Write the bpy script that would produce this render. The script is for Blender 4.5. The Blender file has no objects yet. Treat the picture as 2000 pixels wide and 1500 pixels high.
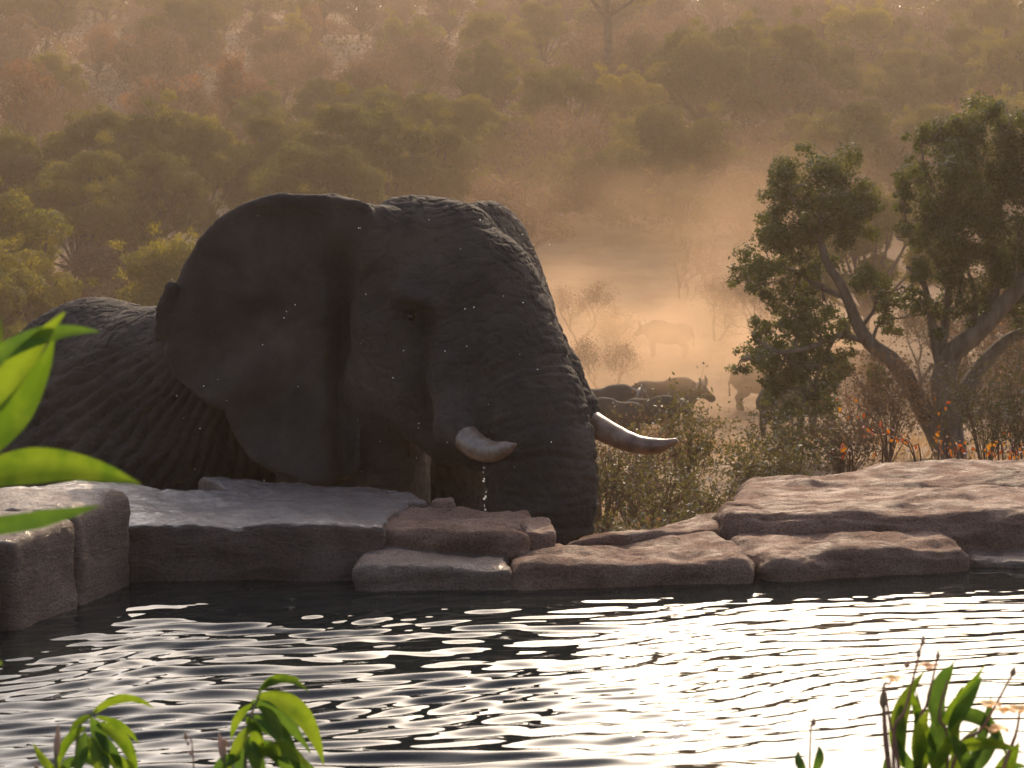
import bpy, math, random
import numpy as np
from mathutils import Vector, Matrix
R = math.radians
random.seed(7)
rng = np.random.default_rng(11)
SC = bpy.context.scene
COL = SC.collection

# ------------------------------------------------------------------ camera
F, EYE = 3440.0, 1.5                       # focal length in photo pixels, eye height over the water
PITCH = math.atan(250 / F)
cd = bpy.data.cameras.new('camera'); cam = bpy.data.objects.new('camera', cd); COL.objects.link(cam)
cam.location = (0, 0, EYE); cam.rotation_euler = (math.pi / 2 - PITCH, 0, 0)
cd.sensor_width = 36; cd.lens = 36 * F / 2000; cd.clip_start = 0.05; cd.clip_end = 4000
cd.dof.use_dof = True; cd.dof.focus_distance = 10.2; cd.dof.aperture_fstop = 7.0
SC.camera = cam

# ------------------------------------------------------------------ light
SUN_AZ, SUN_EL = 9.0, 30.0                # degrees; azimuth from +Y towards +X
sd = Vector((math.sin(R(SUN_AZ)) * math.cos(R(SUN_EL)), math.cos(R(SUN_AZ)) * math.cos(R(SUN_EL)), math.sin(R(SUN_EL))))
W = bpy.data.worlds.new('World'); SC.world = W; W.use_nodes = True
nt = W.node_tree; bg = nt.nodes['Background']
sky = nt.nodes.new('ShaderNodeTexSky'); sky.sky_type = 'NISHITA'; sky.sun_disc = False
sky.sun_elevation = R(SUN_EL); sky.sun_rotation = R(SUN_AZ)
sky.altitude = 300; sky.air_density = 1.0; sky.dust_density = 5.5; sky.ozone_density = 1.2
nt.links.new(sky.outputs[0], bg.inputs[0]); bg.inputs[1].default_value = 0.15
sl = bpy.data.lights.new('sun', 'SUN'); sun = bpy.data.objects.new('sun', sl); COL.objects.link(sun)
sl.energy = 2.1; sl.angle = R(0.5); sl.color = (1.0, 0.75, 0.48)
sun.rotation_euler = sd.to_track_quat('Z', 'Y').to_euler(); sun.location = (30, 60, 60)
vs = SC.view_settings
vs.view_transform = 'Standard'; vs.look = 'None'; vs.gamma = 1; vs.use_curve_mapping = False; vs.exposure = 0.88
cy = SC.cycles
cy.use_denoising = True; cy.max_bounces = 6; cy.diffuse_bounces = 2; cy.glossy_bounces = 3
cy.transmission_bounces = 4; cy.transparent_max_bounces = 8; cy.volume_bounces = 0
cy.volume_step_rate = 2.0; cy.volume_max_steps = 256; cy.sample_clamp_indirect = 6

# ------------------------------------------------------------------ pixel <-> place
CP, SP = math.cos(PITCH), math.sin(PITCH)
def P(px, py, Y):
    cx = (px - 1000) / F; cz = -(py - 750) / F
    y = CP + SP * cz; z = -SP + CP * cz
    return np.array([cx / y * Y, Y, EYE + z / y * Y])
def PZ(px, py, Z):
    cx = (px - 1000) / F; cz = -(py - 750) / F
    y = CP + SP * cz; z = -SP + CP * cz
    t = (Z - EYE) / z
    return np.array([cx * t, y * t, Z])
def proj(X, Y, Z):
    z = Z - EYE
    d = Y * CP - z * SP; u = Y * SP + z * CP
    return 1000 + F * X / d, 750 - F * u / d

# ------------------------------------------------------------------ noise
GT = rng.normal(size=(256, 3)); GT /= np.linalg.norm(GT, axis=1)[:, None]
def pn(p, seed=0):
    p = np.asarray(p, float); i = np.floor(p).astype(np.int64); f = p - i
    u = f * f * f * (f * (f * 6 - 15) + 10); out = np.zeros(len(p))
    for a in (0, 1):
        for b in (0, 1):
            for c in (0, 1):
                h = ((i[:, 0] + a) * 374761393 + (i[:, 1] + b) * 668265263 + (i[:, 2] + c) * 2147483647 + seed * 974711) & 0x7fffffff
                h = ((h ^ (h >> 13)) * 1274126177) & 0x7fffffff
                g = GT[(h ^ (h >> 16)) & 255]
                w = (u[:, 0] if a else 1 - u[:, 0]) * (u[:, 1] if b else 1 - u[:, 1]) * (u[:, 2] if c else 1 - u[:, 2])
                out += w * (g * (f - np.array([a, b, c]))).sum(1)
    return out * 1.6
def fbm(p, o=4, seed=0, gain=.5):
    s, a = 0, 1.0
    p = np.asarray(p, float)
    for k in range(o):
        s = s + a * pn(p * 2 ** k, seed + k); a *= gain
    return s

# ------------------------------------------------------------------ meshes
def mesh(name, V, Fc, smooth=True):
    """V (n,3); Fc (m,k) array or list of such arrays"""
    V = np.asarray(V, np.float32); Fl = Fc if isinstance(Fc, list) else [Fc]
    Fl = [np.asarray(f, np.int32) for f in Fl if len(f)]
    me = bpy.data.meshes.new(name)
    me.vertices.add(len(V)); me.vertices.foreach_set('co', V.ravel())
    loops = np.concatenate([f.ravel() for f in Fl]); cnt = np.concatenate([np.full(len(f), f.shape[1], np.int32) for f in Fl])
    me.loops.add(len(loops)); me.loops.foreach_set('vertex_index', loops)
    me.polygons.add(len(cnt)); me.polygons.foreach_set('loop_start', np.concatenate([[0], np.cumsum(cnt)[:-1]]).astype(np.int32))
    me.polygons.foreach_set('use_smooth', np.full(len(cnt), smooth))
    me.update(calc_edges=True); me.validate()
    return me
def obj(name, me, mat=None, parent=None):
    if mat and not me.materials: me.materials.append(mat)
    o = bpy.data.objects.new(name, me); COL.objects.link(o)
    if parent: o.parent = parent
    return o
def tag(o, label=None, cat=None, group=None, kind=None):
    if label: o['label'] = label
    if cat: o['category'] = cat
    if group: o['group'] = group
    if kind: o['kind'] = kind
    return o
def empty(name, loc=(0, 0, 0)):
    o = bpy.data.objects.new(name, None); COL.objects.link(o); o.location = loc; o.empty_display_size = .2
    return o
def copy_tree(o, parent=None):
    c = o.copy(); COL.objects.link(c); c.parent = parent
    for ch in o.children: copy_tree(ch, c)
    return c
class MB:
    def __init__(s): s.V = []; s.Q = []; s.T = []; s.n = 0
    def add(s, V, Q=None, T=None):
        V = np.asarray(V, float)
        if Q is not None and len(Q): s.Q.append(np.asarray(Q) + s.n)
        if T is not None and len(T): s.T.append(np.asarray(T) + s.n)
        s.V.append(V); s.n += len(V)
    def tube(s, pts, rad, n=7, cap=True):
        pts = np.asarray(pts, float); m = len(pts); rad = np.broadcast_to(np.asarray(rad, float), (m,))
        t = np.gradient(pts, axis=0); t /= np.linalg.norm(t, axis=1)[:, None] + 1e-9
        ref = np.array([0.31, 0.17, 0.93]) if abs(t[0] @ np.array([0.31, 0.17, 0.93])) < .92 else np.array([.9, .3, .1])
        a = np.cross(t, ref); a /= np.linalg.norm(a, axis=1)[:, None] + 1e-9; b = np.cross(t, a)
        th = np.arange(n) * 2 * math.pi / n
        V = pts[:, None] + rad[:, None, None] * (np.cos(th)[None, :, None] * a[:, None] + np.sin(th)[None, :, None] * b[:, None])
        V = V.reshape(-1, 3); i = np.arange(m - 1)[:, None] * n; j = np.arange(n)[None]; k = (j + 1) % n
        Q = np.stack([i + j, i + k, i + n + k, i + n + j], -1).reshape(-1, 4)
        T = None
        if cap:
            V = np.vstack([V, pts[-1:], pts[:1]]); e = (m - 1) * n
            T = np.array([[e + x, e + (x + 1) % n, m * n] for x in range(n)] + [[(x + 1) % n, x, m * n + 1] for x in range(n)])
        s.add(V, Q, T)
    def mesh(s, name, smooth=True):
        F_ = []
        if s.Q: F_.append(np.vstack(s.Q))
        if s.T: F_.append(np.vstack(s.T))
        return mesh(name, np.vstack(s.V), F_, smooth)
def spline(pts, n):
    pts = np.asarray(pts, float); m = len(pts)
    ext = np.vstack([2 * pts[0] - pts[1], pts, 2 * pts[-1] - pts[-2]]); out = []
    for u in np.linspace(0, m - 1, n):
        i = min(int(u), m - 2); t = u - i; a, b, c, d = ext[i:i + 4]
        out.append(.5 * (2 * b + (c - a) * t + (2 * a - 5 * b + 4 * c - d) * t * t + (3 * b - a - 3 * c + d) * t ** 3))
    return np.array(out)
def leaves(C, size, aspect=.5, up=0.0, seed=0, out=None):
    """one small folded-diamond blade at each centre"""
    r = np.random.default_rng(seed); n = len(C)
    d = r.normal(size=(n, 3)); d[:, 2] += up; d /= np.linalg.norm(d, axis=1)[:, None]
    q = r.normal(size=(n, 3)); w = np.cross(d, q); w /= np.linalg.norm(w, axis=1)[:, None]
    if out is not None:
        nn = out + r.normal(size=(n, 3)) * .42; d = np.cross(nn, q); d /= np.linalg.norm(d, axis=1)[:, None] + 1e-9; w = np.cross(nn, d); w /= np.linalg.norm(w, axis=1)[:, None] + 1e-9
    L = (size * r.uniform(.6, 1.35, n))[:, None]
    a = C - d * L * .5; b = C + d * L * .5; m = C - d * L * .05
    V = np.stack([a, m + w * L * aspect * .5, b, m - w * L * aspect * .5], 1).reshape(-1, 3)
    return V, np.arange(4 * n).reshape(n, 4)

# ------------------------------------------------------------------ materials
def new_mat(name):
    m = bpy.data.materials.new(name); m.use_nodes = True; t = m.node_tree
    return m, t, t.nodes['Principled BSDF'], t.nodes['Material Output']
def N(t, kind, **kw):
    n = t.nodes.new(kind)
    for k, v in kw.items():
        if k.startswith('i_'):
            key = k[2:]; n.inputs[int(key) if key.isdigit() else key.replace('_', ' ')].default_value = v
        else: setattr(n, k, v)
    return n
def ramp(t, fac, stops):
    r = t.nodes.new('ShaderNodeValToRGB'); e = r.color_ramp.elements
    while len(e) < len(stops): e.new(.5)
    for el, (p, c) in zip(e, stops): el.position = p; el.color = (*c, 1)
    t.links.new(fac, r.inputs[0]); return r
def noise_mat(name, stops, scale=3, detail=8, rough=.8, bump=(.3, 20, .02), spec=.3, coords='Object', stretch=(1, 1, 1), rough2=None):
    m, t, p, o = new_mat(name); L = t.links.new
    tc = N(t, 'ShaderNodeTexCoord'); mp = N(t, 'ShaderNodeMapping'); mp.inputs['Scale'].default_value = stretch
    L(tc.outputs[coords], mp.inputs[0])
    n1 = N(t, 'ShaderNodeTexNoise', i_Scale=scale, i_Detail=detail, i_Roughness=.62); L(mp.outputs[0], n1.inputs['Vector'])
    r = ramp(t, n1.outputs[0], stops); L(r.outputs[0], p.inputs['Base Color'])
    p.inputs['Roughness'].default_value = rough; p.inputs['Specular IOR Level'].default_value = spec
    if rough2 is not None:
        n3 = N(t, 'ShaderNodeTexNoise', i_Scale=scale * 2.3, i_Detail=5); L(mp.outputs[0], n3.inputs['Vector'])
        mr = N(t, 'ShaderNodeMapRange', i_1=.35, i_2=.65, i_3=rough, i_4=rough2); L(n3.outputs[0], mr.inputs[0]); L(mr.outputs[0], p.inputs['Roughness'])
    if bump:
        n2 = N(t, 'ShaderNodeTexNoise', i_Scale=bump[1], i_Detail=8, i_Roughness=.65); L(mp.outputs[0], n2.inputs['Vector'])
        b = N(t, 'ShaderNodeBump', i_Strength=bump[0], i_Distance=bump[2]); L(n2.outputs[0], b.inputs['Height']); L(b.outputs[0], p.inputs['Normal'])
    return m
def leaf_mat(name, c1, c2, trans=.45, gloss=.12, scale=.9, rough=.35):
    m, t, p, o = new_mat(name); L = t.links.new; t.nodes.remove(p)
    g = N(t, 'ShaderNodeNewGeometry'); oi = N(t, 'ShaderNodeObjectInfo')
    n1 = N(t, 'ShaderNodeTexNoise', i_Scale=scale, i_Detail=3); L(g.outputs['Position'], n1.inputs['Vector'])
    ad = N(t, 'ShaderNodeMath', operation='ADD'); L(n1.outputs[0], ad.inputs[0])
    mu = N(t, 'ShaderNodeMath', operation='MULTIPLY_ADD', i_1=.3, i_2=-.15); L(oi.outputs['Random'], mu.inputs[0]); L(mu.outputs[0], ad.inputs[1])
    r = ramp(t, ad.outputs[0], [(.32, c1), (.68, c2)])
    d = N(t, 'ShaderNodeBsdfDiffuse'); tr = N(t, 'ShaderNodeBsdfTranslucent'); gl = N(t, 'ShaderNodeBsdfGlossy', i_Roughness=rough)
    hs = N(t, 'ShaderNodeHueSaturation', i_Hue=.485, i_Saturation=1.1, i_Value=1.7); L(r.outputs[0], hs.inputs['Color'])
    L(r.outputs[0], d.inputs[0]); L(hs.outputs[0], tr.inputs[0]); gl.inputs[0].default_value = (.7, .7, .7, 1)
    m1 = N(t, 'ShaderNodeMixShader', i_0=trans); L(d.outputs[0], m1.inputs[1]); L(tr.outputs[0], m1.inputs[2])
    fr = N(t, 'ShaderNodeFresnel', i_IOR=1.4); mm = N(t, 'ShaderNodeMath', operation='MULTIPLY', i_1=gloss * 3); L(fr.outputs[0], mm.inputs[0])
    m2 = N(t, 'ShaderNodeMixShader'); L(mm.outputs[0], m2.inputs[0]); L(m1.outputs[0], m2.inputs[1]); L(gl.outputs[0], m2.inputs[2])
    L(m2.outputs[0], o.inputs['Surface']); return m

M = {}
M['ground'] = noise_mat('dry_earth', [(.3, (.15, .095, .055)), (.5, (.25, .165, .095)), (.72, (.34, .24, .145))], .35, 10, .95, (.6, 5, .12), .1)
def rock_mat(name, stops, rough, rough2, spec, wet):
    m, t, p, o = new_mat(name); L = t.links.new; tc = N(t, 'ShaderNodeTexCoord'); ob = tc.outputs['Object']
    n1 = N(t, 'ShaderNodeTexNoise', i_Scale=2.4, i_Detail=12, i_Roughness=.66); L(ob, n1.inputs['Vector']); r = ramp(t, n1.outputs[0], stops)
    sp = N(t, 'ShaderNodeTexNoise', i_Scale=95, i_Detail=3, i_Roughness=.7); L(ob, sp.inputs['Vector']); sr = ramp(t, sp.outputs[0], [(.36, (.45, .42, .42)), (.5, (1, 1, 1)), (.66, (1.35, 1.3, 1.28))])
    mx = N(t, 'ShaderNodeMix', data_type='RGBA', blend_type='MULTIPLY'); mx.inputs[0].default_value = .8; L(r.outputs[0], mx.inputs[6]); L(sr.outputs[0], mx.inputs[7]); L(mx.outputs[2], p.inputs['Base Color'])
    n3 = N(t, 'ShaderNodeTexNoise', i_Scale=6, i_Detail=6); L(ob, n3.inputs['Vector']); mr = N(t, 'ShaderNodeMapRange', i_1=.38, i_2=.62, i_3=rough, i_4=rough2); L(n3.outputs[0], mr.inputs[0]); L(mr.outputs[0], p.inputs['Roughness']); p.inputs['Specular IOR Level'].default_value = spec
    mp = N(t, 'ShaderNodeMapping'); mp.inputs['Scale'].default_value = (1, 1, 2.2); L(ob, mp.inputs[0])
    n2 = N(t, 'ShaderNodeTexNoise', i_Scale=11, i_Detail=13, i_Roughness=.72); L(mp.outputs[0], n2.inputs['Vector']); b = N(t, 'ShaderNodeBump', i_Strength=1.0, i_Distance=.05); L(n2.outputs[0], b.inputs['Height']); L(b.outputs[0], p.inputs['Normal'])
    if wet:
        g = N(t, 'ShaderNodeNewGeometry'); sx = N(t, 'ShaderNodeSeparateXYZ'); L(g.outputs['Normal'], sx.inputs[0]); wr = N(t, 'ShaderNodeMapRange', i_1=.55, i_2=.85, i_3=.05, i_4=wet); L(sx.outputs[2], wr.inputs[0]); L(wr.outputs[0], p.inputs['Coat Weight'])
        p.inputs['Coat Roughness'].default_value = .13; p.inputs['Coat IOR'].default_value = 1.75; b2 = N(t, 'ShaderNodeBump', i_Strength=1.0, i_Distance=.035); L(n2.outputs[0], b2.inputs['Height']); L(b2.outputs[0], p.inputs['Coat Normal'])
    return m
M['rock_dry'] = rock_mat('pink_granite', [(.3, (.12, .062, .040)), (.46, (.23, .13, .088)), (.58, (.29, .175, .122)), (.72, (.38, .265, .195))], .9, .6, .18, 0)
M['rock_wet'] = rock_mat('wet_granite', [(.3, (.062, .033, .023)), (.5, (.115, .066, .047)), (.75, (.21, .135, .10))], .6, .35, .45, 1.0)
M['rock_dark'] = rock_mat('stained_granite', [(.3, (.095, .056, .038)), (.5, (.18, .115, .083)), (.75, (.30, .21, .16))], .75, .5, .35, .25)
M['terrace'] = noise_mat('terrace_stone', [(.3, (.34, .28, .23)), (.7, (.5, .42, .36))], 3, 8, .8, (.4, 20, .02))  # unseen paving, made pale so it bounces sunlight onto the rock fronts
M['soil'] = noise_mat('bed_soil', [(.3, (.03, .02, .015)), (.7, (.09, .06, .04))], 8, 8, .95, (.6, 30, .03))
M['basin'] = noise_mat('pool_lining', [(.3, (.01, .012, .012)), (.7, (.025, .028, .026))], 4, 4, .8, None)
M['bark'] = noise_mat('grey_bark', [(.3, (.06, .045, .035)), (.7, (.17, .135, .105))], 6, 8, .9, (.8, 25, .02), .15, stretch=(1, 1, .25))
M['bark_far'] = noise_mat('dark_bark', [(.3, (.05, .035, .026)), (.7, (.12, .085, .062))], 3, 4, .9, None, .1)
M['stump'] = noise_mat('dead_wood', [(.3, (.03, .022, .017)), (.7, (.09, .065, .05))], 6, 6, .9, (.8, 25, .02), .15)
M['leaf_near'] = leaf_mat('glossy_dark_leaf', (.034, .046, .012), (.10, .105, .024), .5, .025, 1.6, .45)
M['leaf_green'] = leaf_mat('olive_leaf', (.042, .047, .010), (.135, .12, .020), .52, .008, .35, .5)
M['leaf_yellow'] = leaf_mat('yellow_green_leaf', (.08, .085, .014), (.20, .165, .026), .55, .008, .5, .5)
M['leaf_brown'] = leaf_mat('dry_brown_leaf', (.065, .045, .025), (.14, .09, .045), .35, .02, .4, .6)
M['leaf_rust'] = leaf_mat('rusty_leaf', (.11, .06, .026), (.20, .105, .038), .4, .02, .4, .6)
M['leaf_orange'] = leaf_mat('orange_autumn_leaf', (.20, .05, .02), (.28, .15, .03), .45, .06, 6)
M['leaf_bush'] = leaf_mat('shrub_leaf', (.038, .042, .014), (.115, .10, .030), .38, .05, 2.5, .5)
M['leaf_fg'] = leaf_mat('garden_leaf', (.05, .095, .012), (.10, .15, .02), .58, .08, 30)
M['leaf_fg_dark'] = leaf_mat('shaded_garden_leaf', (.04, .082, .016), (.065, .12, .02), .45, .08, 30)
M['grass'] = leaf_mat('dry_grass', (.20, .14, .07), (.34, .25, .12), .45, .04, .8)
M['stem'] = noise_mat('green_stem', [(.3, (.08, .10, .03)), (.7, (.16, .14, .06))], 9, 3, .6, None)
M['stalk'] = noise_mat('reddish_stalk', [(.3, (.16, .07, .05)), (.7, (.28, .15, .10))], 9, 3, .6, None)
M['twig'] = noise_mat('red_brown_twig', [(.3, (.06, .03, .02)), (.7, (.15, .075, .05))], 9, 3, .8, None)
M['petal'] = leaf_mat('peach_petal', (.62, .33, .16), (.78, .56, .26), .5, .08, 12)
M['bud'] = leaf_mat('pink_bud', (.26, .19, .11), (.42, .31, .24), .35, .08, 12)
M['buffalo'] = noise_mat('buffalo_hide', [(.3, (.022, .017, .014)), (.7, (.06, .045, .035))], 3, 5, .85, None, .2)
M['horn'] = noise_mat('horn', [(.3, (.05, .04, .03)), (.7, (.16, .13, .1))], 6, 4, .5, None, .4)

def ivory(name='ivory', stops=[(.3, (.085, .045, .026)), (.48, (.18, .115, .078)), (.7, (.30, .235, .185))]):
    m, t, p, o = new_mat(name); L = t.links.new
    tc = N(t, 'ShaderNodeTexCoord'); n1 = N(t, 'ShaderNodeTexNoise', i_Scale=9, i_Detail=7, i_Roughness=.65); L(tc.outputs['Object'], n1.inputs['Vector'])
    r = ramp(t, n1.outputs[0], stops); L(r.outputs[0], p.inputs['Base Color'])
    p.inputs['Roughness'].default_value = .32; p.inputs['Specular IOR Level'].default_value = .5
    b = N(t, 'ShaderNodeBump', i_Strength=.25, i_Distance=.01); L(n1.outputs[0], b.inputs['Height']); L(b.outputs[0], p.inputs['Normal'])
    return m
M['ivory'] = ivory(); M['ivory_stained'] = ivory('stained_ivory', [(.3, (.075, .034, .018)), (.5, (.22, .115, .066)), (.72, (.38, .26, .18))])
def skin():
    m, t, p, o = new_mat('elephant_skin'); L = t.links.new
    g = N(t, 'ShaderNodeTexCoord')
    n1 = N(t, 'ShaderNodeTexNoise', i_Scale=2.2, i_Detail=8, i_Roughness=.6); L(g.outputs['Object'], n1.inputs['Vector'])
    r = ramp(t, n1.outputs[0], [(.3, (.028, .0215, .018)), (.5, (.049, .038, .031)), (.72, (.088, .067, .053))]); L(r.outputs[0], p.inputs['Base Color'])
    p.inputs['Roughness'].default_value = .85; p.inputs['Specular IOR Level'].default_value = .14
    nv = N(t, 'ShaderNodeTexNoise', i_Scale=6, i_Detail=3); L(g.outputs['Object'], nv.inputs['Vector'])
    mx = N(t, 'ShaderNodeVectorMath', operation='MULTIPLY_ADD'); L(nv.outputs['Color'], mx.inputs[0]); mx.inputs[1].default_value = (.12,) * 3; L(g.outputs['Object'], mx.inputs[2])
    v = N(t, 'ShaderNodeTexVoronoi', i_Scale=48, feature='DISTANCE_TO_EDGE'); L(mx.outputs[0], v.inputs['Vector'])
    cr = N(t, 'ShaderNodeMapRange', i_1=0, i_2=.14, i_3=0, i_4=1); L(v.outputs[0], cr.inputs[0])
    n2 = N(t, 'ShaderNodeTexNoise', i_Scale=55, i_Detail=6); L(g.outputs['Object'], n2.inputs['Vector'])
    ad = N(t, 'ShaderNodeMath', operation='ADD'); L(cr.outputs[0], ad.inputs[0]); L(n2.outputs[0], ad.inputs[1])
    b = N(t, 'ShaderNodeBump', i_Strength=.5, i_Distance=.006); L(ad.outputs[0], b.inputs['Height']); L(b.outputs[0], p.inputs['Normal'])
    return m
M['skin'] = skin()
def eye_mat():
    m, t, p, o = new_mat('eye'); p.inputs['Base Color'].default_value = (.02, .011, .006, 1); p.inputs['Roughness'].default_value = .08
    return m
M['eye'] = eye_mat()
def water_mat():
    m, t, p, o = new_mat('pool_water'); L = t.links.new
    p.inputs['Base Color'].default_value = (.010, .013, .013, 1); p.inputs['Roughness'].default_value = .015
    p.inputs['IOR'].default_value = 1.333; p.inputs['Specular IOR Level'].default_value = .5
    return m
M['water'] = water_mat()

# ------------------------------------------------------------------ ground
PY = [-300, 0, 12, 32, 51, 62, 75, 95, 120, 150, 180, 215, 245, 600]
PZ_ = [-3, -2, -1.8, -2.15, -3.7, -3.2, -1.5, 2.4, 8.8, 15.8, 23.0, 31.0, 35, 35]
def ground_z(x, y):
    x = np.atleast_1d(np.asarray(x, float)); y = np.atleast_1d(np.asarray(y, float))
    z = np.interp(y, PY, PZ_)
    k = np.clip((y - 60) / 80, 0, 1)
    p = np.stack([x / 38, y / 38, np.zeros_like(x)], 1)
    z = z + k * 2.2 * fbm(p, 2, 5) + .10 * fbm(p * 9, 3, 8) * np.clip((y - 9) / 8, 0, 1)
    return z
def gz(x, y): return float(ground_z(x, y)[0])
xs = np.concatenate([np.linspace(-420, -60, 40), np.linspace(-58, 58, 180), np.linspace(60, 420, 40)])
ys = np.concatenate([np.linspace(-160, 8, 20), np.linspace(9, 110, 200), np.linspace(111, 260, 120), np.linspace(265, 600, 20)])
GX, GY = np.meshgrid(xs, ys, indexing='ij')
V = np.stack([GX.ravel(), GY.ravel(), ground_z(GX.ravel(), GY.ravel())], 1)
ny = len(ys); i, j = np.meshgrid(np.arange(len(xs) - 1), np.arange(ny - 1), indexing='ij')
Q = np.stack([i * ny + j, (i + 1) * ny + j, (i + 1) * ny + j + 1, i * ny + j + 1], -1).reshape(-1, 4)
tag(obj('ground', mesh('ground', V, Q), M['ground']), 'dusty tan earth rising into a bushy hillside', None, None, 'structure')

# ------------------------------------------------------------------ pool water
def box_mesh(name, lo, hi):
    x0, y0, z0 = lo; x1, y1, z1 = hi
    V = [(x0, y0, z0), (x1, y0, z0), (x1, y1, z0), (x0, y1, z0), (x0, y0, z1), (x1, y0, z1), (x1, y1, z1), (x0, y1, z1)]
    return mesh(name, V, np.array([(3, 2, 1, 0), (4, 5, 6, 7), (0, 1, 5, 4), (1, 2, 6, 5), (2, 3, 7, 6), (3, 0, 4, 7)]), False)
def water():
    nx, nyy = 620, 620
    X = np.linspace(-3.4, 6.5, nx); Y = np.linspace(3.9, 8.75, nyy); gx, gy = np.meshgrid(X, Y, indexing='ij'); x = gx.ravel(); y = gy.ravel()
    p = np.stack([x, y, np.zeros_like(x)], 1)
    wx = fbm(p * .5, 2, 21) * .5; wy = fbm(p * np.array([.5, .9, 1]), 2, 31) * .28
    h = np.zeros_like(x)
    for lam, amp, ang, ph, k in ((.42, .0022, 17, 0, 1.0), (.23, .0027, 24, 1.3, 1.2), (.14, .0026, 9, 2.2, .8), (.09, .0015, 30, .6, 1.1)):
        dx, dy = -math.sin(R(ang)), math.cos(R(ang))
        h += amp * (np.sin(2 * math.pi * ((x + wx * k) * dx + (y + wy * k) * dy) / lam + ph) * (.55 + .9 * np.clip(.5 + fbm(p * np.array([.7, 1.3, 1]) + ph, 2, 40 + int(lam * 100)), 0, 1)))
    q = p * np.array([1.5, 7.0, 1])
    h += .0030 * pn(q + np.stack([wx, wy * 3, 0 * x], 1), 51) + .0016 * pn(q * 2.1, 52)
    fine = np.clip((x + .4) / 2.0, .25, 1)
    h += fine * (.0022 * pn(q * 3.3, 53) + .0016 * pn(q * 6.1, 54))
    calm = np.clip((8.15 - y) / 1.1, .22, 1) * np.clip((x + 2.5) / 1.1, .3, 1) * np.interp(x, [-1, -.1, 1.0, 3], [1.5, 1.4, .42, .34])
    V = np.stack([x, y, h * calm], 1)
    i, j = np.meshgrid(np.arange(nx - 1), np.arange(nyy - 1), indexing='ij')
    Q = np.stack([i * nyy + j, (i + 1) * nyy + j, (i + 1) * nyy + j + 1, i * nyy + j + 1], -1).reshape(-1, 4)
    tag(obj('water', mesh('water', V, Q), M['water']), 'rippled pool water mirroring the bright sky', None, None, 'structure')
water()
tag(obj('pool_floor', box_mesh('pool_floor', (-3.3, 3.95, -1.5), (6.4, 8.0, -1.2)), M['basin']), 'dark pool floor under the water', None, None, 'structure')
tag(obj('terrace', box_mesh('terrace', (-14, -12, -1.9), (14, 3.86, -.10)), M['terrace']), 'stone terrace beside the pool', None, None, 'structure')
tag(obj('planting_bed', box_mesh('planting_bed', (-6, 1.6, -.09), (6, 3.84, .02)), M['soil']), 'soil bed along the pool edge', None, None, 'structure')

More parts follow.
